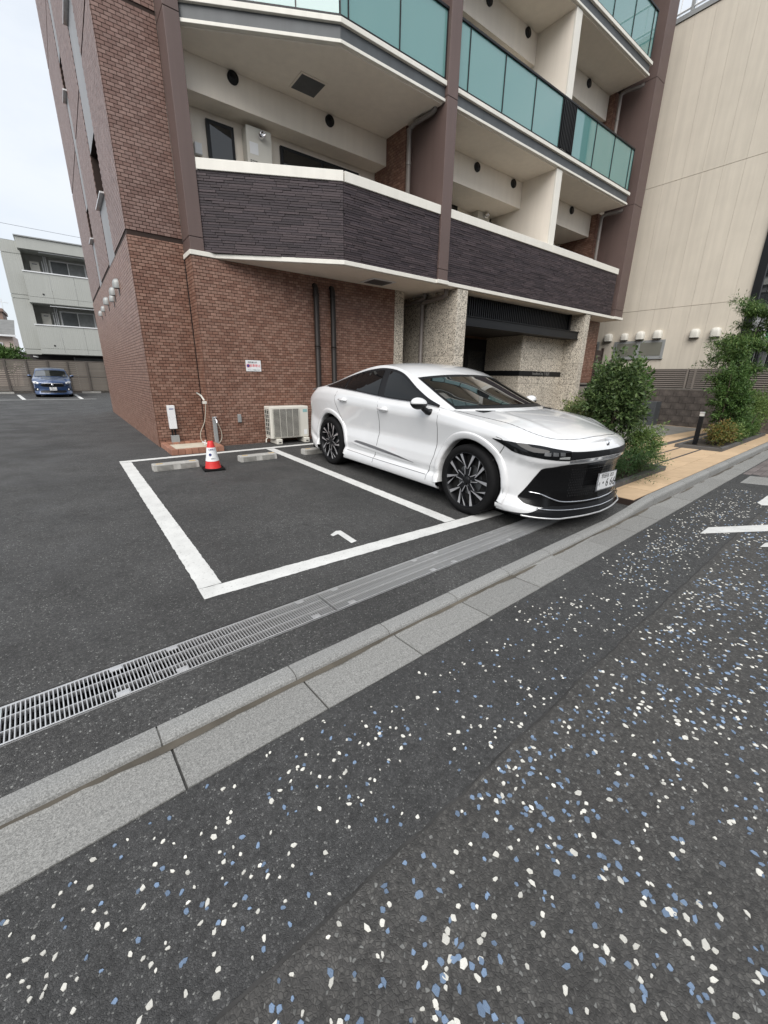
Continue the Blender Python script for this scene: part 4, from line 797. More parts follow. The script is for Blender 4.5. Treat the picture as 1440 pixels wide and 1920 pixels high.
                for po, dp, face in polys:
                    o_ = [(p[0], yo - sg * dp, p[1]) for p in po]; i_ = [(p[0], yo - sg * .055, p[1]) for p in po]
                    B(MB().add(o_ + i_, [(0, 1, 2, 3), (0, 4, 5, 1), (1, 5, 6, 2), (2, 6, 7, 3), (3, 7, 4, 0)]), 'spoke', m_frame, False, wl)
                    if face:
                        c_ = np.mean(po, 0); sh_ = [(c_[0] + (p[0] - c_[0]) * .94, yo - sg * (dp - .0015), c_[1] + (p[1] - c_[1]) * .94) for p in po]; B(MB().add(sh_, [(0, 1, 2, 3)]), 'spoke_face', m_alu, False, wl)
            for k in range(5):
                a = k * 2 * PI / 5; B(MB().lathe([(0, .01 * sg), (.009, .008 * sg), (.009, 0)], 8, (cx + .058 * math.cos(a), yo - sg * .03, WR + .058 * math.sin(a)), 'y'), 'wheel_nut', m_steeld, False, wl)
            th = np.linspace(-.16 * PI, 1.16 * PI, 70); lin = MB().grid([[(cx + .452 * math.cos(a), sg * y, WR + .452 * math.sin(a)) for y in (.45, .86)] for a in th]); B(lin, 'arch_liner', m_rubber)
            B(MB().lathe([(.02, 0), (.46, 0)], 32, (cx, sg * .52, WR), 'y'), 'arch_back', m_rubber, False)
            rows_ = []
            for a in np.linspace(-.085 * PI, 1.085 * PI, 80):
                row = []
                for r, off in ((.424, -.085), (.424, -.012), (.427, .004), (.440, .012), (.480, .014), (.494, .010), (.500, -.004)):
                    x, z = cx + r * math.cos(a), max(WR + r * math.sin(a), .185); row.append(surf(t_of_x(x), z, off, sg))
                rows_.append(row)
            B(MB().grid(rows_), 'wheel_arch', paint if style == 0 else paint)
    # front face
    def band(pts, off, nm, mt, n=60, k=6, par=None, both=True, sm=True):
        """pts: (t, z_low, z_high) from the car's right to its centre; mirrored to the left"""
        q = spline(pts, n) if n else np.array(pts); R1 = [[surf(t, zl + (zh - zl) * v, off, -1) for v in np.linspace(0, 1, k)] for t, zl, zh in q]; R2 = [[p * [1, -1, 1] for p in r] for r in R1[::-1]]
        if both: return B(MB().grid(R1 + R2[1:]), nm, mt, sm, par)
        a = B(MB().grid(R1), nm, mt, sm, par); B(MB().grid(R2), nm, mt, sm, par); return a
    ty = t_of_y; tx = t_of_x
    if style == 0:
        band([(tx(.30), .838, .845), (tx(.42), .790, .838), (tx(.53), .742, .832), (ty(.77), .712, .818), (ty(.64), .695, .795), (ty(.515), .688, .776)], .004, 'headlight', m_cglass, 50, both=False)
        band([(ty(.63), .708, .722), (ty(.58), .705, .726), (ty(.53), .703, .727)], .008, 'light_bar', m_grey, 20, both=False)
        for y_ in (.60, .66, .72): band([(ty(y_ + .022), .735, .768), (ty(y_ - .022), .733, .764)], .007, 'lamp_lens', m_steeld, 6, 3, both=False)
        band([(ty(.53), .690, .772), (ty(.4), .700, .768), (ty(.2), .708, .768), (ty(0), .712, .768)], .003, 'upper_grille', m_frame, 40)
        band([(ty(.52), .670, .690), (ty(.4), .674, .698), (ty(.2), .680, .704), (ty(0), .683, .707)], .010, 'chrome_lip', m_chrome, 40)
        mg, n_, b_ = newmat('grille_mesh'); b_.inputs['Base Color'].default_value = (.004, .004, .0045, 1); b_.inputs['Roughness'].default_value = .22; b_.inputs['Specular IOR Level'].default_value = .3
        band([(ty(.845), .322, .336), (ty(.815), .280, .430), (ty(.765), .262, .560), (ty(.735), .255, .612), (ty(.65), .25, .632), (ty(.52), .25, .652), (ty(.3), .25, .660), (ty(0), .25, .664)], .005, 'grille_mask', mg, 90, 14)
        dm = MB()
        for r in range(11):
            for k in range(-15, 16):
                y = (k + (.5 if r % 2 else 0)) * .030; z = .345 + r * .0255
                if abs(y) > .45 - .0 * r: continue
                sg = -1 if y < 0 else 1; s_ = .0085 + .003 * (1 - abs(y) / .5)
                pts = [surf(ty(abs(y + a) if (y + a) * sg > 0 else 0), z + b, .0085, sg) for a, b in ((-s_, 0), (0, -s_ * .8), (s_, 0), (0, s_ * .8))]; dm.add(pts, [(0, 1, 2, 3)])
        tag(B(dm, 'grille_lattice', M('dark_chrome', (.05, .05, .052), .2, .6, 0), False), None, kind='stuff')
        def bar(pts, r, nm, mt):
            q = spline(pts, 40); R1 = [surf(t, z, o, -1) for t, z, o in q]; R2 = [p * [1, -1, 1] for p in R1[::-1]]; B(MB().tube(R1 + R2[1:], r, 8), nm, mt)
        bar([(ty(.80), .386, .008), (ty(.72), .372, .014), (ty(.62), .330, .018), (ty(.52), .300, .020), (ty(.3), .288, .020), (ty(0), .284, .020)], .0060, 'chrome_strip', m_chrome)
        band([(tx(.40), .150, .172), (ty(.80), .150, .19), (ty(.68), .150, .255), (ty(.5), .150, .258), (ty(0), .152, .258)], .010, 'lower_grille', m_frame, 60, 8)
        bar([(ty(.74), .245, .022), (ty(.66), .235, .024), (ty(.5), .225, .024), (ty(0), .218, .024)], .005, 'chrome_strip', m_chrome)
        bar([(ty(.82), .165, .014), (ty(.7), .160, .034), (ty(.55), .150, .042), (ty(.3), .148, .042), (ty(0), .148, .042)], .008, 'lip_spoiler', m_steel)
        band([(tx(.40), .150, .240), (tx(.52), .148, .235), (ty(.79), .146, .220), (ty(.72), .146, .180)],   .006, 'corner_skirt', paint, 30, 5, both=False)
        # seams round the bonnet, emblem, plate
        for sg in (-1, 1):
            q = spline([(-.40, .80, 1.048), (.0, .765, 1.022), (.33, .70, .975), (.60, .615, .920), (.74, .52, .890), (.83, .30, .884), (.862, 0, .884)], 60)
            hp = []
            for x, y, z in q:
                i = np.argmin(abs(tops[:, 0] - x) + (tops[:, 1] < abs(y)) * 0 + (tops[:, 0] < -.7) * 9); xt, yt, zt = tops[i]; zc = max(float(hoodc(x)), zt); s_ = min(abs(y) / max(yt, .01), 1); hp.append((x, sg * y, zt + (zc - zt) * (1 - s_ ** 2.2) + .0005))
            B(MB().tube(hp, .0028, 5), 'bonnet_gap', m_slatebk)
        ez = surf(ty(.0), .800, 0, -1); em = B(MB().lathe([(0, .006), (.028, .005), (.032, 0)], 20, (ez[0] - .004, 0, .806), 'x'), 'bonnet_emblem', m_chrome); em.scale = (1, .7, 1.0)
        pm_ = thing_plate(T, .985 + .008, .470, '世田谷 353', 'そ', '・6 66')
    else:
        band([(tx(.38), .80, .812), (tx(.55), .735, .822), (ty(.76), .705, .812), (ty(.62), .700, .780)], .004, 'headlight', m_white, 40, both=False); band([(ty(.79), .725, .775), (ty(.70), .722, .765)], .007, 'headlight_lens', m_cglass, 12, both=False)
        band([(ty(.56), .635, .655), (ty(.48), .56, .715), (ty(.3), .545, .725), (ty(0), .545, .725)], .006, 'grille', m_frame, 40, 8); band([(ty(.5), .700, .716), (ty(.3), .716, .732), (ty(0), .716, .734)], .010, 'grille_trim', m_steel, 30)
        band([(ty(.62), .25, .36), (ty(.4), .24, .37), (ty(0), .24, .37)], .005, 'lower_grille', m_frame, 30); band([(tx(.5), .36, .46), (ty(.78), .34, .48), (ty(.68), .36, .44)], .005, 'fog_recess', m_frame, 16, both=False)
        for sg in (-1, 1): B(MB().lathe([(0, .008), (.045, .006), (.05, 0)], 16, surf(ty(.74), .41, .008, sg), 'x'), 'fog_light', m_white)
        ez = surf(0 + ty(.0), .655, .014, -1); em = B(MB().lathe([(0, .006), (.05, .005), (.055, 0)], 20, tuple(ez), 'x'), 'badge', m_chrome); thing_plate(T, 1.0, .45, '練馬 302', 'ね', '28-63')
    # rear lamps
    q = [(PS[np.argmin(abs(PLAN[:500, 1] - y))], .86, .91) for y in (.80, .6, .3, .0)]; R1 = [[surf(t, zl + (zh - zl) * v, .006, -1) for v in (0, .5, 1)] for t, zl, zh in spline(q, 40)]; B(MB().grid(R1 + [[p * [1, -1, 1] for p in r] for r in R1[::-1]][1:]), 'rear_light_bar', m_redp)
    return T
def thing_plate(T, x, z, a, k, num):
    p = MB().box(x - .004, x + .004, -.165, .165, z - .0825, z + .0825).build('licence_plate', m_white, T, False, .003, local=True)
    for y0, y1, z0, z1 in ((-.17, .17, .0825, .088), (-.17, .17, -.088, -.0825), (-.171, -.165, -.088, .088), (.165, .171, -.088, .088)): MB().box(x - .004, x + .007, y0, y1, z + z0, z + z1).build('plate_frame', m_chrome, p, local=True)
    for body, sz, y, dz, s_ in ((a, .050, .0, .047, 1), (k, .045, -.132, -.028, 1), (num, .112, .028, -.026, .92)):
        o = text('plate_lettering', body, sz, m_blkp, Matrix.Translation((x + .0045, y, z + dz)) @ frame((0, 0, 0), (0, 1, 0), (0, 0, 1)), p, .0008, sx=s_)
    return p
def carpaint(name, col, metal=0., flake=0.):
    m, n, b = newmat(name); b.inputs['Base Color'].default_value = (*col, 1); b.inputs['Roughness'].default_value = .32; b.inputs['Metallic'].default_value = metal; b.inputs['Coat Weight'].default_value = 1; b.inputs['Coat Roughness'].default_value = .02; b.inputs['Coat IOR'].default_value = 1.62
    c = mixc(n, mrange(n, noise(n, 3, 3), .3, .7, 0, 1), tuple(v * .97 for v in col), tuple(min(v * 1.02, .9) for v in col)); n.links.new(c, b.inputs['Base Color']); return m
m_pearl = carpaint('pearl_white_paint', (.68, .685, .69)); m_navy = carpaint('blue_metallic_paint', (.014, .045, .130), .3)
cy0 = 2.751
car('white_car', 'white fastback sedan with black grille parked in the bay beside number 1', (4.045, cy0, lotz(cy0)), (0, .0125, -PI / 2 - .0095), m_pearl, 0)
bc = car('blue_car', 'dark blue hatchback parked by the far fence at the back of the lot', (-.47, 28.95, lotz(20)), (0, 0, -PI / 2 + .0), m_navy, 1); bc.scale = (.93, .90, .97)
# ---------------------------------------------------------------- beige building on the right
BX = 16.3; m_beige = M('beige_siding', (.60, .545, .46), .75, var=.04, vs=1.5, bump=.5, bs=120, isl=.02, streak=.10); m_bjoint = M('siding_joint', (.50, .455, .38), .9, var=0)
bb = thing('beige_building', 'tall beige panelled building beyond the garden with white vent hoods', 'building', (BX, 8, 0))
MB().box(BX + .02, 26, 4.10, 19, -.2, 11.35).build('wall', m_bjoint, bb)
ys = [4.10, 4.50]; 
while ys[-1] < 18.5: ys.append(ys[-1] + .522)
zj = [.0, 3.666, 7.30, 11.34]
for a, b in zip(zj[:-1], zj[1:]):
    for y0, y1 in zip(ys[:-1], ys[1:]): MB().box(BX, BX + .025, y0 + .0018, y1 - .0018, a + .006, b - .006).build('siding_panel', m_beige, bb)
MB().box(BX - .03, 26.1, 4.05, 19.1, 11.35, 11.47).build('roof_edge', m_grey, bb)
for y in np.arange(4.2, 16, .42): MB().tube([(BX + .06, y, 11.47), (BX + .06, y, 12.25)], .014, 6).build('baluster', m_white, bb)
for z in (11.6, 12.26): MB().tube([(BX + .06, 4.1, z), (BX + .06, 16, z)], .028, 6).build('handrail', m_white, bb)
for y in (4.1, 7.2, 10.2): MB().box(BX + .02, BX + .10, y, y + .08, 11.47, 12.34).build('rail_post', m_grey, bb)
w = MB().box(BX - .02, BX + .06, 6.05, 7.70, 2.13, 2.71).build('window', m_grey, bb)
for y0, y1 in ((6.13, 6.83), (6.91, 7.61)): MB().box(BX - .027, BX - .018, y0, y1, 2.21, 2.63).build('pane', M('frosted_pane', (.17, .17, .145), .25, var=.05) if 'frosted_pane' not in bpy.data.materials else bpy.data.materials['frosted_pane'], w); 
for y in (6.83, 7.61, 6.10): MB().box(BX - .030, BX - .015, y - .02, y + .10 if y == 6.83 else y + .03, 2.15, 2.69).build('sash', m_grey, w)
MB().box(BX - .06, BX + .02, 6.03, 7.72, 2.10, 2.13).build('sill', m_grey, w)
w = MB().box(BX - .02, BX + .06, 8.25, 8.9, 2.13, 2.75).build('window', m_grey, bb); MB().box(BX - .027, BX - .018, 8.32, 8.83, 2.21, 2.66).build('pane', m_wglass, w)
m_wh = M('cream_vent_hood', (.66, .64, .58), .5, var=.10, vs=5, streak=.15)
hp = [(.145, 0), (.150, .06), (.148, .16), (.138, .22), (.11, .265), (.06, .285), (0, .29)]
hm = MB(); hm.grid([[(-max(0., math.sin(a)) ** .6 * (r * 1.05 + .02), r * (math.copysign(abs(math.cos(a)) ** .55, math.cos(a))), h) for a in np.linspace(0, PI, 21)] for r, h in hp]); wme = hm.mesh('vent_hood', m_wh, True); ume_ = MB().box(-.15, -.005, -.13, .13, -.012, .002).mesh('hood_mouth', m_black)
for y, z in ((7.94, 2.735), (7.38, 2.75), (6.86, 2.745), (6.32, 2.75), (5.25, 2.71), (4.71, 2.71)):
    s_ = .80 if abs(y - 7.38) < .01 else .92; h = inst('vent_hood', wme, Matrix.Translation((BX - .002, y, z)) @ Matrix.Diagonal((s_, s_, s_, 1)), bb); inst('hood_mouth', ume_, Matrix(), h, True)
MB().box(BX - .06, BX + .05, 3.90, 4.095, -.1, 11.4).build('corner_post', m_frame, bb)

m_ff = M('grey_front_panel', (.30, .30, .30), .6, var=.06, streak=.06)
for x in np.arange(16.5, 25.5, 1.5):
    for z in (.0, 2.9, 5.8, 8.6): MB().box(x + .006, x + 1.494, 4.05, 4.098, z + .006, z + 2.9 - .1).build('front_panel', m_ff, bb)
    for z, h in ((.25, 2.2), (3.6, 1.5), (6.5, 1.5)): f = MB().box(x + .15, x + 1.35, 4.0, 4.049, z, z + h).build('window', m_frame, bb); MB().box(x + .22, x + .72, 3.99, 4.001, z + .08, z + h - .08).build('pane', m_wglass, f); MB().box(x + .78, x + 1.28, 3.99, 4.001, z + .08, z + h - .08).build('pane', m_wglass, f)
sgn = thing('shop_sign', 'small white and green shop sign glimpsed through the maple leaves', 'sign', (17.2, 3.7, 2.6)); MB().box(16.75, 17.9, 3.62, 3.72, 2.55, 3.1).build('panel', m_white, sgn, bev=.01); MB().box(16.80, 17.85, 3.612, 3.621, 2.60, 2.80).build('green_stripe', M('green_print', (.05, .30, .12), .5), sgn); MB().box(16.80, 17.85, 3.612, 3.621, 2.44 + .37, 2.88).build('blue_stripe', M('sky_blue_print', (.08, .25, .45), .5), sgn); MB().box(17.2, 17.3, 3.72, 4.0, 2.7, 2.8).build('bracket', m_frame, sgn)

# block wall with slatted fence on top, between the garden and the beige building
WX = 15.05; m_blk = M('split_face_block', (.098, .083, .074), .9, var=.30, vs=7, bump=.9, bs=26, isl=.14, streak=.22); m_cap = M('block_cap', (.16, .145, .13), .9, var=.15)
bw = thing('block_wall', 'dark split-face concrete block wall along the garden side', 'wall', (WX, 4, 0)); MB().box(WX + .02, WX + .14, .95, 9.0, -.1, 1.13).build('core', m_slatebk, bw)
bk = MB().box(0, .06, .003, .387, .003, .187).mesh('block', m_blk)
for r in range(6):
    for k in range(21):
        y = .95 + k * .39 - (.195 if r % 2 else 0); inst('block', bk, Matrix.Translation((WX - .02 - random.uniform(0, .01), y, .0 + r * .19)), bw)
MB().box(WX - .03, WX + .16, .75, 9.0, 1.14, 1.19).build('cap', m_cap, bw, bev=.006)
m_lv = M('brown_grey_slat', (.20, .175, .155), .5, var=.08)
fe = thing('slat_fence', 'brown horizontal slat fence standing on the dark block wall', 'fence', (WX + .06, 4, 1.19))
MB().box(WX + .085, WX + .095, .8, 8.8, 1.19, 1.73).build('gap_shade_sheet', m_slatebk, fe)  # dark sheet added behind the slats, stands in for shade in the gaps
slm = MB().box(-.008, .008, 0, 1.96, 0, .034).mesh('slat', m_lv)
for k in range(4):
    y = .8 + 2.0 * k
    for r in range(9): inst('slat', slm, Matrix.Translation((WX + .05, y + .02, 1.212 + r * .058)) @ Matrix.Rotation(.12, 4, 'Y'), fe)
for y in (.78, 2.78, 4.62, 4.82, 6.78, 8.78): MB().box(WX + .03, WX + .09, y - .02, y + .03, 1.191, 1.735).build('post', m_lv, fe)
MB().box(WX + .035, WX + .085, .78, 8.8, 1.725, 1.75).build('top_rail', m_lv, fe)
lw = thing('low_block_wall', 'low grey block wall between the entrance pier and the garden', 'wall', (13.9, 7.3, 0)); MB().box(13.0, 15.0, 7.26, 7.40, 0, 1.24).build('core', m_slatebk, lw)
lb = MB().box(.003, .387, -.012, 0, .003, .187).mesh('block', M('grey_block', (.19, .17, .15), .9, var=.15, vs=6, bump=.5, bs=60, isl=.08))
for r in range(6):
    for k in range(5): inst('block', lb, Matrix.Translation((13.0 + k * .39 + .02, 7.26, .04 + r * .19)), lw)
MB().box(12.98, 15.0, 7.23, 7.43, 1.24, 1.29).build('cap', m_cap, lw, bev=.005)
gt = thing('side_gate', 'dark brown slatted gate at the right end of the tiled building', 'gate', (15.0, 7.7, 0)); m_gt = M('dark_brown_gate', (.045, .030, .026), .5)
for k in range(11): MB().box(14.86, 15.34, 7.62, 7.65, .25 + k * .195, .25 + k * .195 + .17).build('slat', m_gt, gt)
for x in (14.84, 15.34): MB().box(x, x + .06, 7.60, 7.67, 0, 2.45).build('post', m_gt, gt)
mbx = thing('meter_box', 'small grey louvred box beside the dark block wall', 'box', (14.6, 5.4, PZ)); MB().box(14.45, 14.85, 5.25, 5.65, PZ, .78).build('body', m_band, mbx, bev=.01)
for k in range(6): MB().box(14.444, 14.452, 5.29, 5.61, .2 + k * .08, .22 + k * .08).build('louvre', m_steeld, mbx)

# ---------------------------------------------------------------- back of the lot: fence, grey apartments, houses
m_fp = M('grey_brown_fence_panel', (.150, .130, .110), .6, var=.08, isl=.08); m_fpo = M('fence_post', (.085, .072, .062), .6)
bf = thing('lot_fence', 'long grey-brown slatted fence behind the blue car', 'fence', (-4, 34, 0)); fz = lotz(20)
fs = MB().box(0, .93, -.012, .012, 0, .105).mesh('slat', m_fp)
for k in range(17):
    x = -13.6 + k * 1.0
    for r in range(15): inst('slat', fs, Matrix.Translation((x + .035, 34.0, fz + .12 + r * .12)), bf)
for k in range(18): wd = .11 if k % 2 else .06; MB().box(-13.6 + k - wd / 2, -13.6 + k + wd / 2, 33.93, 34.05, fz, fz + 1.93).build('post', m_fpo, bf)
for z in (.02, .96, 1.91): MB().box(-13.6, 3.4, 33.97, 34.03, fz + z, fz + z + .05).build('rail', m_fpo, bf)
MB().box(-14, 4, 34.06, 34.2, -.1, fz + .12).build('footing', m_conc, bf)
for x, lb_ in ((-2.9, 'far wheel stop left of the blue car'), (1.35, 'far wheel stop right of the blue car'), (3.0, 'far wheel stop half hidden by the tiled corner')):
    o = MB().prism([(x - .5, 32.9), (x + .5, 32.9), (x + .5, 33.05), (x - .5, 33.05)], fz, fz + .11).build('wheel_stop', m_conc, None, bev=.01); tag(o, lb_, 'wheel stop', 'wheel stops by the far fence')
GY = 37.0; m_gs = M('pale_grey_ribbed_siding', (.40, .41, .385), .7, var=.03, vs=.6, streak=.05); m_gd = M('grey_recess_wall', (.36, .365, .345), .75, var=.05); m_gb = M('charcoal_base', (.06, .055, .055), .8, var=.1)
def ribbed(m_):        # fine vertical ribs, too narrow to build at this distance
    n = m_.node_tree; b = n.nodes['Principled BSDF']; t = nd(n, 'ShaderNodeTexCoord'); wv = nd(n, 'ShaderNodeTexWave', _Scale=3.2); wv.bands_direction = 'X'; n.links.new(t.outputs['Object'], wv.inputs['Vector']); bumpn(n, b, wv.outputs['Fac'], .18, .02)
ribbed(m_gs); ribbed(m_gd)
ga = thing('grey_apartments', 'pale grey two-balcony apartment block behind the fence', 'building', (1, GY, 0))
MB().box(-1.42, 9, GY + 1.3, GY + 9, 2.55, 9.0).build('wall', m_gd, ga); MB().box(-1.9, 9, GY + 1.4, GY + 9, -.1, 2.55).build('base', m_gb, ga)
MB().box(-1.62, -.72, GY + .2, GY + 9, 2.75, 8.98).build('corner_wall', m_gs, ga)
for z0, z1 in ((2.42, 2.74), (2.75, 5.75), (5.77, 5.98), (6.0, 8.3), (8.32, 9.02)): MB().box(-1.66, -.70, GY + .17, GY + .21, z0 + .01, z1 - .01).build('siding_panel', m_gs, ga)
MB().box(-.80, 9, GY - .35, GY + 2, 8.56, 9.2).build('eaves', m_gs, ga); MB().box(-.86, 9, GY - .42, GY + 2, 9.2, 9.26).build('roof_trim', m_grey, ga)
for zc in (2.47, 5.55):
    for k in range(6): MB().box(-.78 + k * 1.28, -.78 + k * 1.28 + 1.265, GY - .30, GY - .24, zc + .35, zc + 1.74).build('balcony_panel', m_gs, ga); MB().box(-.78 + k * 1.28, -.78 + k * 1.28 + 1.265, GY - .30, GY - .24, zc, zc + .335).build('balcony_panel', m_gs, ga)
    MB().box(-.82, 7, GY - .34, GY - .2, zc + 1.745, zc + 1.81).build('balcony_rail', m_white, ga); MB().box(-.80, 7, GY - .28, GY + 1.3, zc - .02, zc + .12).build('balcony_floor', m_gs, ga)
    MB().tube([(.0, GY - .31, zc + .52), (.0, GY - .29, zc + .52)], .06, 10).build('overflow_hole', m_blkp, ga)
    z = zc + 1.3; w = MB().box(.65, 2.65, GY + 1.22, GY + 1.32, z, z + 1.55).build('window', m_white, ga)
    for x0, x1, mt in ((.74, 1.62, M('dim_pane', (.10, .11, .115), .2, var=.2, vs=3) if 'dim_pane' not in bpy.data.materials else bpy.data.materials['dim_pane']), (1.68, 2.56, M('curtained_pane', (.20, .21, .21), .3, var=.2, vs=6) if 'curtained_pane' not in bpy.data.materials else bpy.data.materials['curtained_pane'])): MB().box(x0, x1, GY + 1.205, GY + 1.225, z + .08, z + 1.47).build('pane', mt, w)
    h = MB().box(-.38, .12, GY + 1.0, GY + 1.29, zc + 1.25, zc + 2.6).build('water_heater', m_ivory, ga, bev=.02); MB().box(-.25, .0, GY + .985, GY + 1.0, zc + 2.42, zc + 2.48).build('vent_slot', m_steeld, h)
    for x in (.28, .40, .50): MB().tube([(x, GY + 1.2, zc + 1), (x, GY + 1.2, zc + 3.0 if x > .3 else zc + 2.7)], .04, 6).build('pipe', m_white, ga)
    MB().tube([(.2, GY - .2, zc + 2.95), (4, GY - .2, zc + 2.95)], .025, 6).build('laundry_pole', m_white, ga); MB().box(2.95, 3.25, GY + 1.1, GY + 1.3, zc + 2.75, zc + 3.0).build('lamp', m_frame, ga)
g_ = MB().box(1.0, 3.0, GY + 1.30, GY + 1.42, -.1, 2.30).build('shutter', m_steeld, ga); MB().box(.92, 1.0, GY + 1.25, GY + 1.42, -.1, 2.36).build('shutter_frame', m_grey, ga); MB().box(3.0, 3.08, GY + 1.25, GY + 1.42, -.1, 2.36).build('shutter_frame', m_grey, ga)
MB().tube([(-1.3, GY + 1.3, 2.32), (-1.05, GY + 1.15, 2.28)], .05, 8).build('floodlight', m_white, ga)
fh = thing('far_house', 'pink rendered house with grey tiled roof at the left edge', 'house', (-7, 55, 0)); m_pink = M('pink_render', (.60, .49, .43), .8, var=.05)
MB().box(-12, -3.1, 55, 62, -.1, 4.6).build('wall', m_pink, fh)
for k in range(8): MB().add([(-12.5, 54.5 + k * .5, 4.55 + k * .20), (-2.85, 54.5 + k * .5, 4.55 + k * .20), (-2.85, 55.02 + k * .5, 4.80 + k * .20), (-12.5, 55.02 + k * .5, 4.80 + k * .20)], [(0, 1, 2, 3)]).build('roof_tiles', M('grey_roof', (.16, .16, .155), .7, var=.15) if 'grey_roof' not in bpy.data.materials else bpy.data.materials['grey_roof'], fh)
MB().box(-12.6, -2.8, 54.4, 54.5, 4.42, 4.58).build('gutter', m_white, fh); w = MB().box(-4.6, -3.9, 54.9, 55.05, 2.3, 3.9).build('window', m_white, fh); MB().box(-4.5, -4.0, 54.88, 54.91, 2.4, 3.8).build('pane', m_wglass, w)
ft = thing('far_brown_house', 'small brown upper storey behind the pink house', 'house', (-7, 70, 0)); m_fb = M('brown_far', (.23, .16, .13), .8)
MB().box(-12, -4.35, 70, 76, -.1, 8.0).build('wall', m_fb, ft); MB().box(-12, -4.2, 69.8, 76, 8.0, 8.35).build('roof', m_fb, ft); w = MB().box(-5.6, -4.7, 69.9, 70.02, 6.3, 7.2).build('window', m_white, ft); MB().box(-5.5, -4.8, 69.88, 69.91, 6.4, 7.1).build('pane', m_wglass, w)
MB().tube([(-4.2, 71, 8.0), (-4.2, 71, 9.6)], .03, 6).build('aerial_mast', m_steel, ft); MB().tube([(-4.8, 71, 9.3), (-3.6, 71, 9.1)], .025, 6).build('aerial_arm', m_steel, ft)
for k, (z0, z1, lbw) in enumerate(((12.6, 14.0, 'upper thin overhead wire crossing the sky at the left'), (11.4, 12.9, 'lower thin overhead wire crossing the sky at the left'))):
    P = [(-30 + 50 * t, 50, z1 + (z0 - z1) * t - 1.6 * 4 * t * (1 - t) * .25) for t in np.linspace(0, 1, 24)]; tag(MB().tube(P, .012, 5).build('overhead_wire', m_rubber), lbw, 'wire', 'overhead wires')

# ---------------------------------------------------------------- street beyond and opposite side
sb = thing('street_building', 'grey building with dark window frames farther along the street on the right', 'building', (24, 4, 0)); m_sb = M('grey_street_wall', (.27, .275, .28), .7, var=.08, streak=.08)
MB().box(27.5, 40, -.2, 9, 0, 9).build('wall', m_sb, sb)
for z in (.9, 3.6, 6.2):
    for y in (.4, 2.4, 4.4, 6.4): f = MB().box(27.44, 27.52, y, y + 1.6, z, z + 1.9).build('window', m_frame, sb); MB().box(27.42, 27.45, y + .1, y + .75, z + .1, z + 1.8).build('pane', m_wglass, f); MB().box(27.42, 27.45, y + .85, y + 1.5, z + .1, z + 1.8).build('pane', m_wglass, f)
for z in (3.1, 5.8): MB().box(27.3, 27.5, -.2, 9, z, z + .25).build('ledge', m_gs, sb)
m_opp = [M('opposite_wall_%d' % i, c, .75, var=.06, streak=.08) for i, c in enumerate(((.42, .40, .37), (.50, .49, .47), (.30, .25, .22), (.46, .43, .38)))]
for i, (x0, x1, h, nm) in enumerate(((-26, -15, 5.6, 'two-storey cream house'), (-12, 0, 6.2, 'white house'), (4, 12, 5.4, 'brown house'), (15, 27, 6.0, 'beige house'))):
    hs_ = thing('opposite_house', nm + ' across the street, seen only in reflections', 'house', (x0, -9, 0), 'houses across the street'); MB().box(x0, x1, -18, -9.6, -.1, h).build('wall', m_opp[i], hs_); MB().box(x0 - .3, x1 + .3, -18.3, -9.2, h, h + .25).build('roof', m_gb, hs_)
    for z in (1.0, 3.9, 6.0):
        if z + 1.3 > h: continue
        for x in np.arange(x0 + 1, x1 - 1.6, 2.6): f = MB().box(x, x + 1.5, -9.62, -9.55, z, z + 1.25).build('window', m_white, hs_); MB().box(x + .08, x + 1.42, -9.55, -9.53, z + .08, z + 1.17).build('pane', m_wglass, f)
# ---------------------------------------------------------------- plants
m_lfd = leafmat('dark_glossy_leaf', (.050, .088, .030), (.125, .180, .062)); m_lfm = leafmat('mid_green_leaf', (.055, .115, .030), (.110, .185, .050)); m_lfl = leafmat('light_green_leaf', (.10, .17, .045), (.20, .27, .085))
m_lfv = leafmat('variegated_leaf', (.10, .16, .05), (.36, .38, .17)); m_lfr = leafmat('reddish_leaf', (.10, .145, .038), (.25, .165, .05)); m_lfg = leafmat('narrow_leaf', (.030, .065, .022), (.060, .115, .040))
m_bark = M('bark', (.07, .052, .038), .9, var=.25, vs=12, bump=.6, bs=60); m_soil = M('planting_soil', (.035, .027, .02), .95, var=.3, vs=12, bump=.8, bs=60)
def leafcloud(n, pick, size, asp, up=.35, droop=.0, fold=.18, seed=1):
    r = np.random.RandomState(seed); V = []; F = []
    c = np.array([pick(r) for _ in range(n)]); P, D = c[:, 0], c[:, 1]
    D = D / (np.linalg.norm(D, axis=1)[:, None] + 1e-9); D = D + r.normal(0, .55, D.shape); D[:, 2] -= droop; D /= np.linalg.norm(D, axis=1)[:, None]
    U = r.normal(0, .6, D.shape); U[:, 2] += up * 2; S_ = np.cross(D, U); S_ /= np.linalg.norm(S_, axis=1)[:, None] + 1e-9; N = np.cross(S_, D); L = size * r.uniform(.6, 1.25, n)[:, None]; Wd = L * asp
    q = np.stack([P, P + D * L * .45 + S_ * Wd * .5 - N * Wd * fold, P + D * L, P + D * L * .45 - S_ * Wd * .5 - N * Wd * fold, P + D * L * .48], 1).reshape(-1, 3)
    mb = MB(); mb.v = [tuple(p) for p in q]; mb.f = [f for i in range(n) for f in ((5 * i, 5 * i + 1, 5 * i + 4), (5 * i + 1, 5 * i + 2, 5 * i + 4), (5 * i + 2, 5 * i + 3, 5 * i + 4), (5 * i + 3, 5 * i, 5 * i + 4))]; return mb
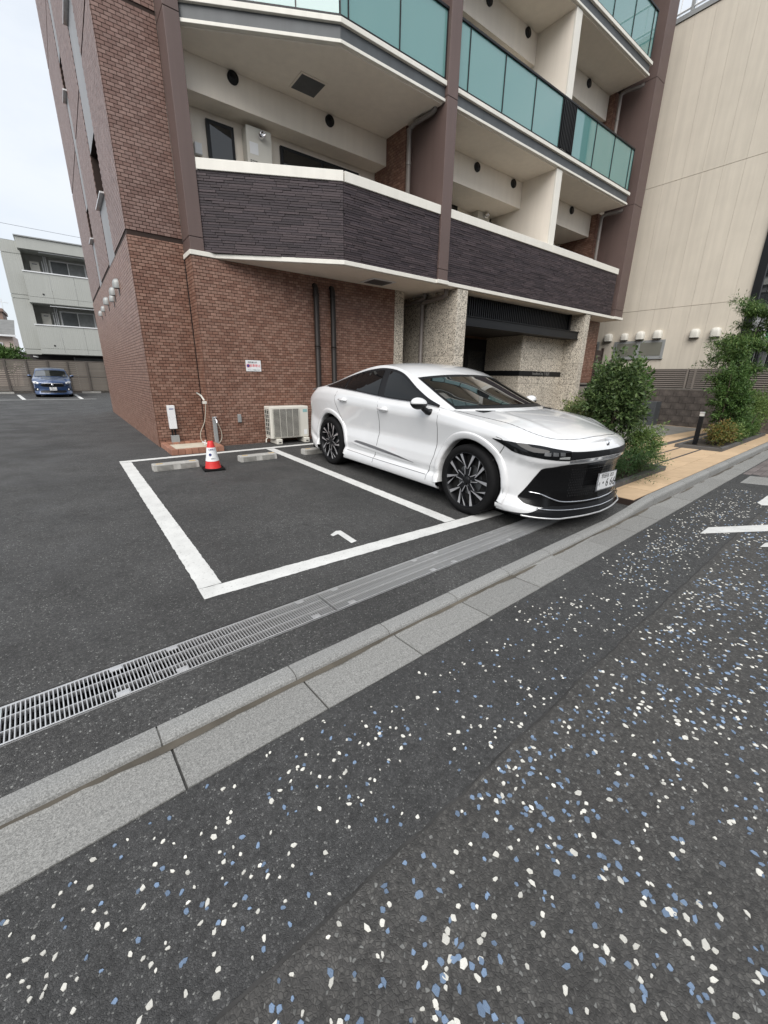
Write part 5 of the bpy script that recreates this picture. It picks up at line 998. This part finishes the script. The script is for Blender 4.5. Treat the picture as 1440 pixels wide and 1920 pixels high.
def clumps(cen, rad, k, seed, rr=(.25, .5)):
    """twigs reaching out from inside an uneven ellipsoid; leaves sit along the outer part of each twig, leaving gaps and a ragged outline"""
    r = np.random.RandomState(seed); tw = []; cen = np.array(cen); rad = np.array(rad); lob = r.normal(0, 1, (6, 3)); lob /= np.linalg.norm(lob, axis=1)[:, None]
    for _ in range(k * 5):
        d = r.normal(0, 1, 3); d[2] = abs(d[2]) * r.choice([1, 1, -.6]); d /= np.linalg.norm(d); f = r.uniform(.55, 1.0) * (1 + .28 * max(lob @ d) ** 4) * (1.0 if r.rand() < .82 else 1.25)
        b = cen + d * rad * r.uniform(.05, .45) + r.normal(0, .05, 3) * rad; e = cen + d * rad * f + [0, 0, r.uniform(-.04, .10)]; tw.append((b, e, np.linalg.norm(e - b)))
    def pick(q):
        b, e, L = tw[q.randint(len(tw))]; t = q.uniform(.30, 1.0); p = b + (e - b) * t; d = q.normal(0, 1, 3); d /= np.linalg.norm(d); return p + d * q.uniform(0, .035 + .05 * np.mean(rad)), d * .9 + (e - b) / (L + 1e-6) * .9
    return pick, [(e, 0) for b, e, L in tw]
def shrub(name, label, base, cen, rad, n, size, asp, mat, seed, k=26, cat='shrub', group=None, rr=(.25, .5), stems=7, **kw):
    t = thing(name, label, cat, base, group); pick, cs = clumps(cen, rad, k, seed, rr); leafcloud(n, pick, size, asp, seed=seed, **kw).build('foliage', mat, t)
    r = random.Random(seed); mb = MB()
    for i in range(stems):
        p = np.array(cs[r.randrange(len(cs))][0]); b = np.array(base) + [r.uniform(-.08, .08), r.uniform(-.08, .08), 0]; mid = (p + b) / 2 + [r.uniform(-.06, .06), r.uniform(-.06, .06), .08]; mb.tube([b, mid, p], [.014, .010, .004], 6)
    mb.build('stems', m_bark, t); return t
# bed edging and soil
def bed(poly, label, n):
    t = thing('planting_bed', label, 'planting bed', (poly[0][0], poly[0][1], PZ)); P = np.array(poly); c = P.mean(0)
    MB().prism([tuple(p + (c - p) * .02) for p in P], PZ - .01, PZ + .045).build('soil', m_soil, t)
    for i in range(len(P)):
        a, b = P[i], P[(i + 1) % len(P)]; L = np.linalg.norm(b - a); k = max(1, round(L / .6)); u = (b - a) / L; nrm = np.array([-u[1], u[0]])
        for j in range(k): MB().obox((*(a + u * (L * j / k + .003)), PZ - .02), (*u, 0), (0, 0, 1), (*nrm, 0), L / k - .006, .085, .07).build('edging_stone', m_steeld if n else M('edging', (.085, .082, .08), .85, var=.15, isl=.1), t, bev=.005)
bed([(5.06, 2.20), (7.25, 2.30), (7.25, 6.2), (5.06, 6.2)], 'dark-edged planting bed beside the white car', 0)
bed([(10.20, 2.36), (14.6, 2.56), (14.6, 3.35), (10.10, 3.15)], 'dark-edged planting bed behind the black bollard light', 0)
# near bed, right of the car
shrub('evergreen_shrub', 'tall dark glossy evergreen shrub right of the white car bonnet', (6.15, 2.95, PZ), (6.42, 2.86, 1.0), (.40, .46, .70), 11500, .062, .46, m_lfd, 11, 46, rr=(.22, .36))
shrub('climbing_shrub', 'mid-green big-leaved shrub rising behind the dark evergreen', (6.95, 3.2, PZ), (6.98, 3.15, 1.20), (.42, .42, .42), 2600, .085, .55, m_lfm, 12, 26, rr=(.25, .42))
shrub('variegated_shrub', 'pale variegated shrub peeping over the white car bonnet', (6.95, 3.6, PZ), (6.95, 3.6, .76), (.36, .34, .36), 3600, .055, .40, m_lfv, 13, 30, rr=(.25, .42))
shrub('abelia_shrub', 'light green small-leaved shrub at the corner of the near bed', (6.85, 2.55, PZ), (6.78, 2.56, .42), (.38, .28, .38), 6200, .036, .45, m_lfl, 14, 30, rr=(.26, .42))
def spiky(name, label, base, n, L, seed, mat):
    t = thing(name, label, 'shrub', base); r = np.random.RandomState(seed); mb = MB()
    for s_ in range(n):
        a = r.uniform(0, 2 * PI); e = r.uniform(.15, 1.25); o = np.array(base) + [r.uniform(-.12, .12), r.uniform(-.10, .10), r.uniform(.02, .25)]; D = np.array([math.cos(a) * math.cos(e), math.sin(a) * math.cos(e), math.sin(e)]); ll = L * r.uniform(.6, 1.1)
        for k in range(7):
            f = .25 + .75 * k / 6; p = o + D * ll * f + np.array([0, 0, -.10 * f * f]); 
            for sd in (-1, 1):
                q = np.cross(D, [0, 0, 1]); q /= np.linalg.norm(q) + 1e-9; lv = q * sd * .9 + D * .6 + r.normal(0, .15, 3); lv /= np.linalg.norm(lv); w = np.cross(lv, [0, 0, 1]) * .006; e_ = p + lv * .10 * (1.15 - .5 * f) + [0, 0, -.012]; m_ = p + lv * .05 * (1.15 - .5 * f) + [0, 0, .004]; mb.add([p, m_ + w, e_, m_ - w], [(0, 1, 2, 3)])
    mb.build('foliage', mat, t); sm = MB()
    for k in range(6): sm.tube([np.array(base) + [r.uniform(-.1, .1), r.uniform(-.08, .08), 0], np.array(base) + [r.uniform(-.14, .14), r.uniform(-.1, .1), .28]], .007, 5)
    sm.build('stems', m_bark, t); return t
spiky('feathery_mahonia', 'dark narrow-leaved plant next to the white car front bumper', (5.55, 2.44, PZ), 90, .46, 5, m_lfg); spiky('narrow_leaf_plant', 'narrow-leaved plant in the middle of the near bed front edge', (6.10, 2.42, PZ), 100, .50, 6, m_lfg)
spiky('narrow_leaf_plant', 'small narrow-leaved plant between bumper and evergreen', (5.85, 2.60, PZ), 100, .56, 9, m_lfg); spiky('narrow_leaf_plant', 'bright narrow-leaved plant at the right front corner of the near bed', (6.58, 2.44, PZ), 90, .46, 10, m_lfm)
# second bed
shrub('maple_shrub', 'dense olive-green shrub around the leaning trunk by the bollard', (12.0, 2.9, PZ), (12.05, 2.9, 1.0), (.44, .40, .76), 9500, .062, .42, m_lfm, 21, 34, rr=(.25, .40))
shrub('nandina_shrub', 'low rounded shrub with red and yellow leaves beside the bollard', (11.0, 2.62, PZ), (11.02, 2.64, .30), (.46, .26, .24), 3400, .048, .45, m_lfr, 22, 30, rr=(.28, .45))
shrub('pale_shrub', 'pale green arching shrub at the right picture edge', (13.4, 2.75, PZ), (13.5, 2.75, .68), (.85, .40, .55), 8200, .062, .30, m_lfl, 23, 34, rr=(.25, .40)); shrub('green_shrub', 'bright green fine-leaved shrub low between red shrub and pale shrub', (12.2, 2.66, PZ), (12.25, 2.64, .40), (.65, .28, .36), 5200, .045, .35, m_lfm, 24, 28, rr=(.25, .40))
shrub('low_green_shrub', 'low bright green shrub filling the bed under the leaning tree', (11.75, 2.6, PZ), (11.75, 2.58, .26), (.38, .20, .22), 3000, .045, .40, m_lfl, 26, 24)
shrub('low_green_shrub', 'low fine-leaved shrub at the right picture edge below the pale shrub', (13.3, 2.72, PZ), (13.3, 2.70, .28), (.60, .20, .26), 3800, .045, .36, m_lfm, 27, 26)
shrub('neighbour_shrub', 'dark shrub showing above the brown slat fence', (15.6, 4.1, 0), (15.55, 4.15, 1.95), (.30, .62, .36), 2400, .060, .48, m_lfd, 25, 26, rr=(.28, .45))
# leaning maple
mt = thing('maple_tree', 'slender maple with feathery leaves leaning over the garden fence', 'tree', (12.2, 3.0, PZ)); tk = cat([(12.2, 3.0, PZ), (12.35, 3.0, .8), (12.75, 3.05, 1.6), (13.0, 3.05, 2.1), (13.3, 3.05, 2.6), (13.5, 3.05, 2.95)], 5)
MB().tube(tk, list(np.linspace(.035, .010, len(tk))), 8).build('trunk', m_bark, mt, smooth=True); lm_ = MB(); tips = []; rr_ = np.random.RandomState(8)
for k in range(36):
    i = rr_.randint(6, len(tk)); p = np.array(tk[i]); a = rr_.uniform(0, 2 * PI); l = rr_.uniform(.35, .95); e = p + [math.cos(a) * l * .9, math.sin(a) * l * .65, rr_.uniform(-.05, .45) * l]; lm_.tube([p, (p + e) / 2 + [0, 0, .05], e], [.010, .007, .003], 5); tips += [((p + e) / 2, .16), (e, .22), (p + (e - p) * .8, .2)]
lm_.build('limbs', m_bark, mt)
def mpick(q): p, R = tips[q.randint(len(tips))]; d = q.normal(0, 1, 3) * [1, 1, .35]; d /= np.linalg.norm(d); return p + d * R * q.uniform(.2, 1), d + [0, 0, -.15]
leafcloud(13000, mpick, .092, .22, up=1.0, droop=.1, seed=31).build('crown', m_lfm, mt); leafcloud(5200, mpick, .088, .22, up=1.0, droop=.1, seed=32).build('crown', m_lfl, mt)
# bollard light
bo = thing('bollard_light', 'black square bollard light at the corner of the second bed', 'bollard', (10.35, 2.98, PZ)); bx_, by_ = 10.55, 2.93
MB().box(bx_ - .037, bx_ + .037, by_ - .037, by_ + .037, PZ, .70).build('post', m_frame, bo, bev=.006); MB().box(bx_ - .034, bx_ + .034, by_ - .034, by_ + .034, .70, .755).build('lens', M('frosted_lens', (.55, .55, .52), .3), bo); MB().box(bx_ - .039, bx_ + .039, by_ - .039, by_ + .039, .755, .785).build('cap', m_steel, bo, bev=.004)
# bushes behind the far fence
for x, y, z, r_, sd, lb_, mt_ in ((-2.45, 36.0, 2.0, .95, 41, 'mid-green garden bush behind the far fence', m_lfm), (-4.6, 36.5, 2.5, 1.4, 42, 'dark garden tree at the left edge behind the far fence', m_lfd)):
    shrub('garden_bush', lb_, (x, y, 0), (x, y, z), (r_, r_ * .8, r_ * .8), 3600, .16, .5, mt_, sd, 30, rr=(.25, .42))
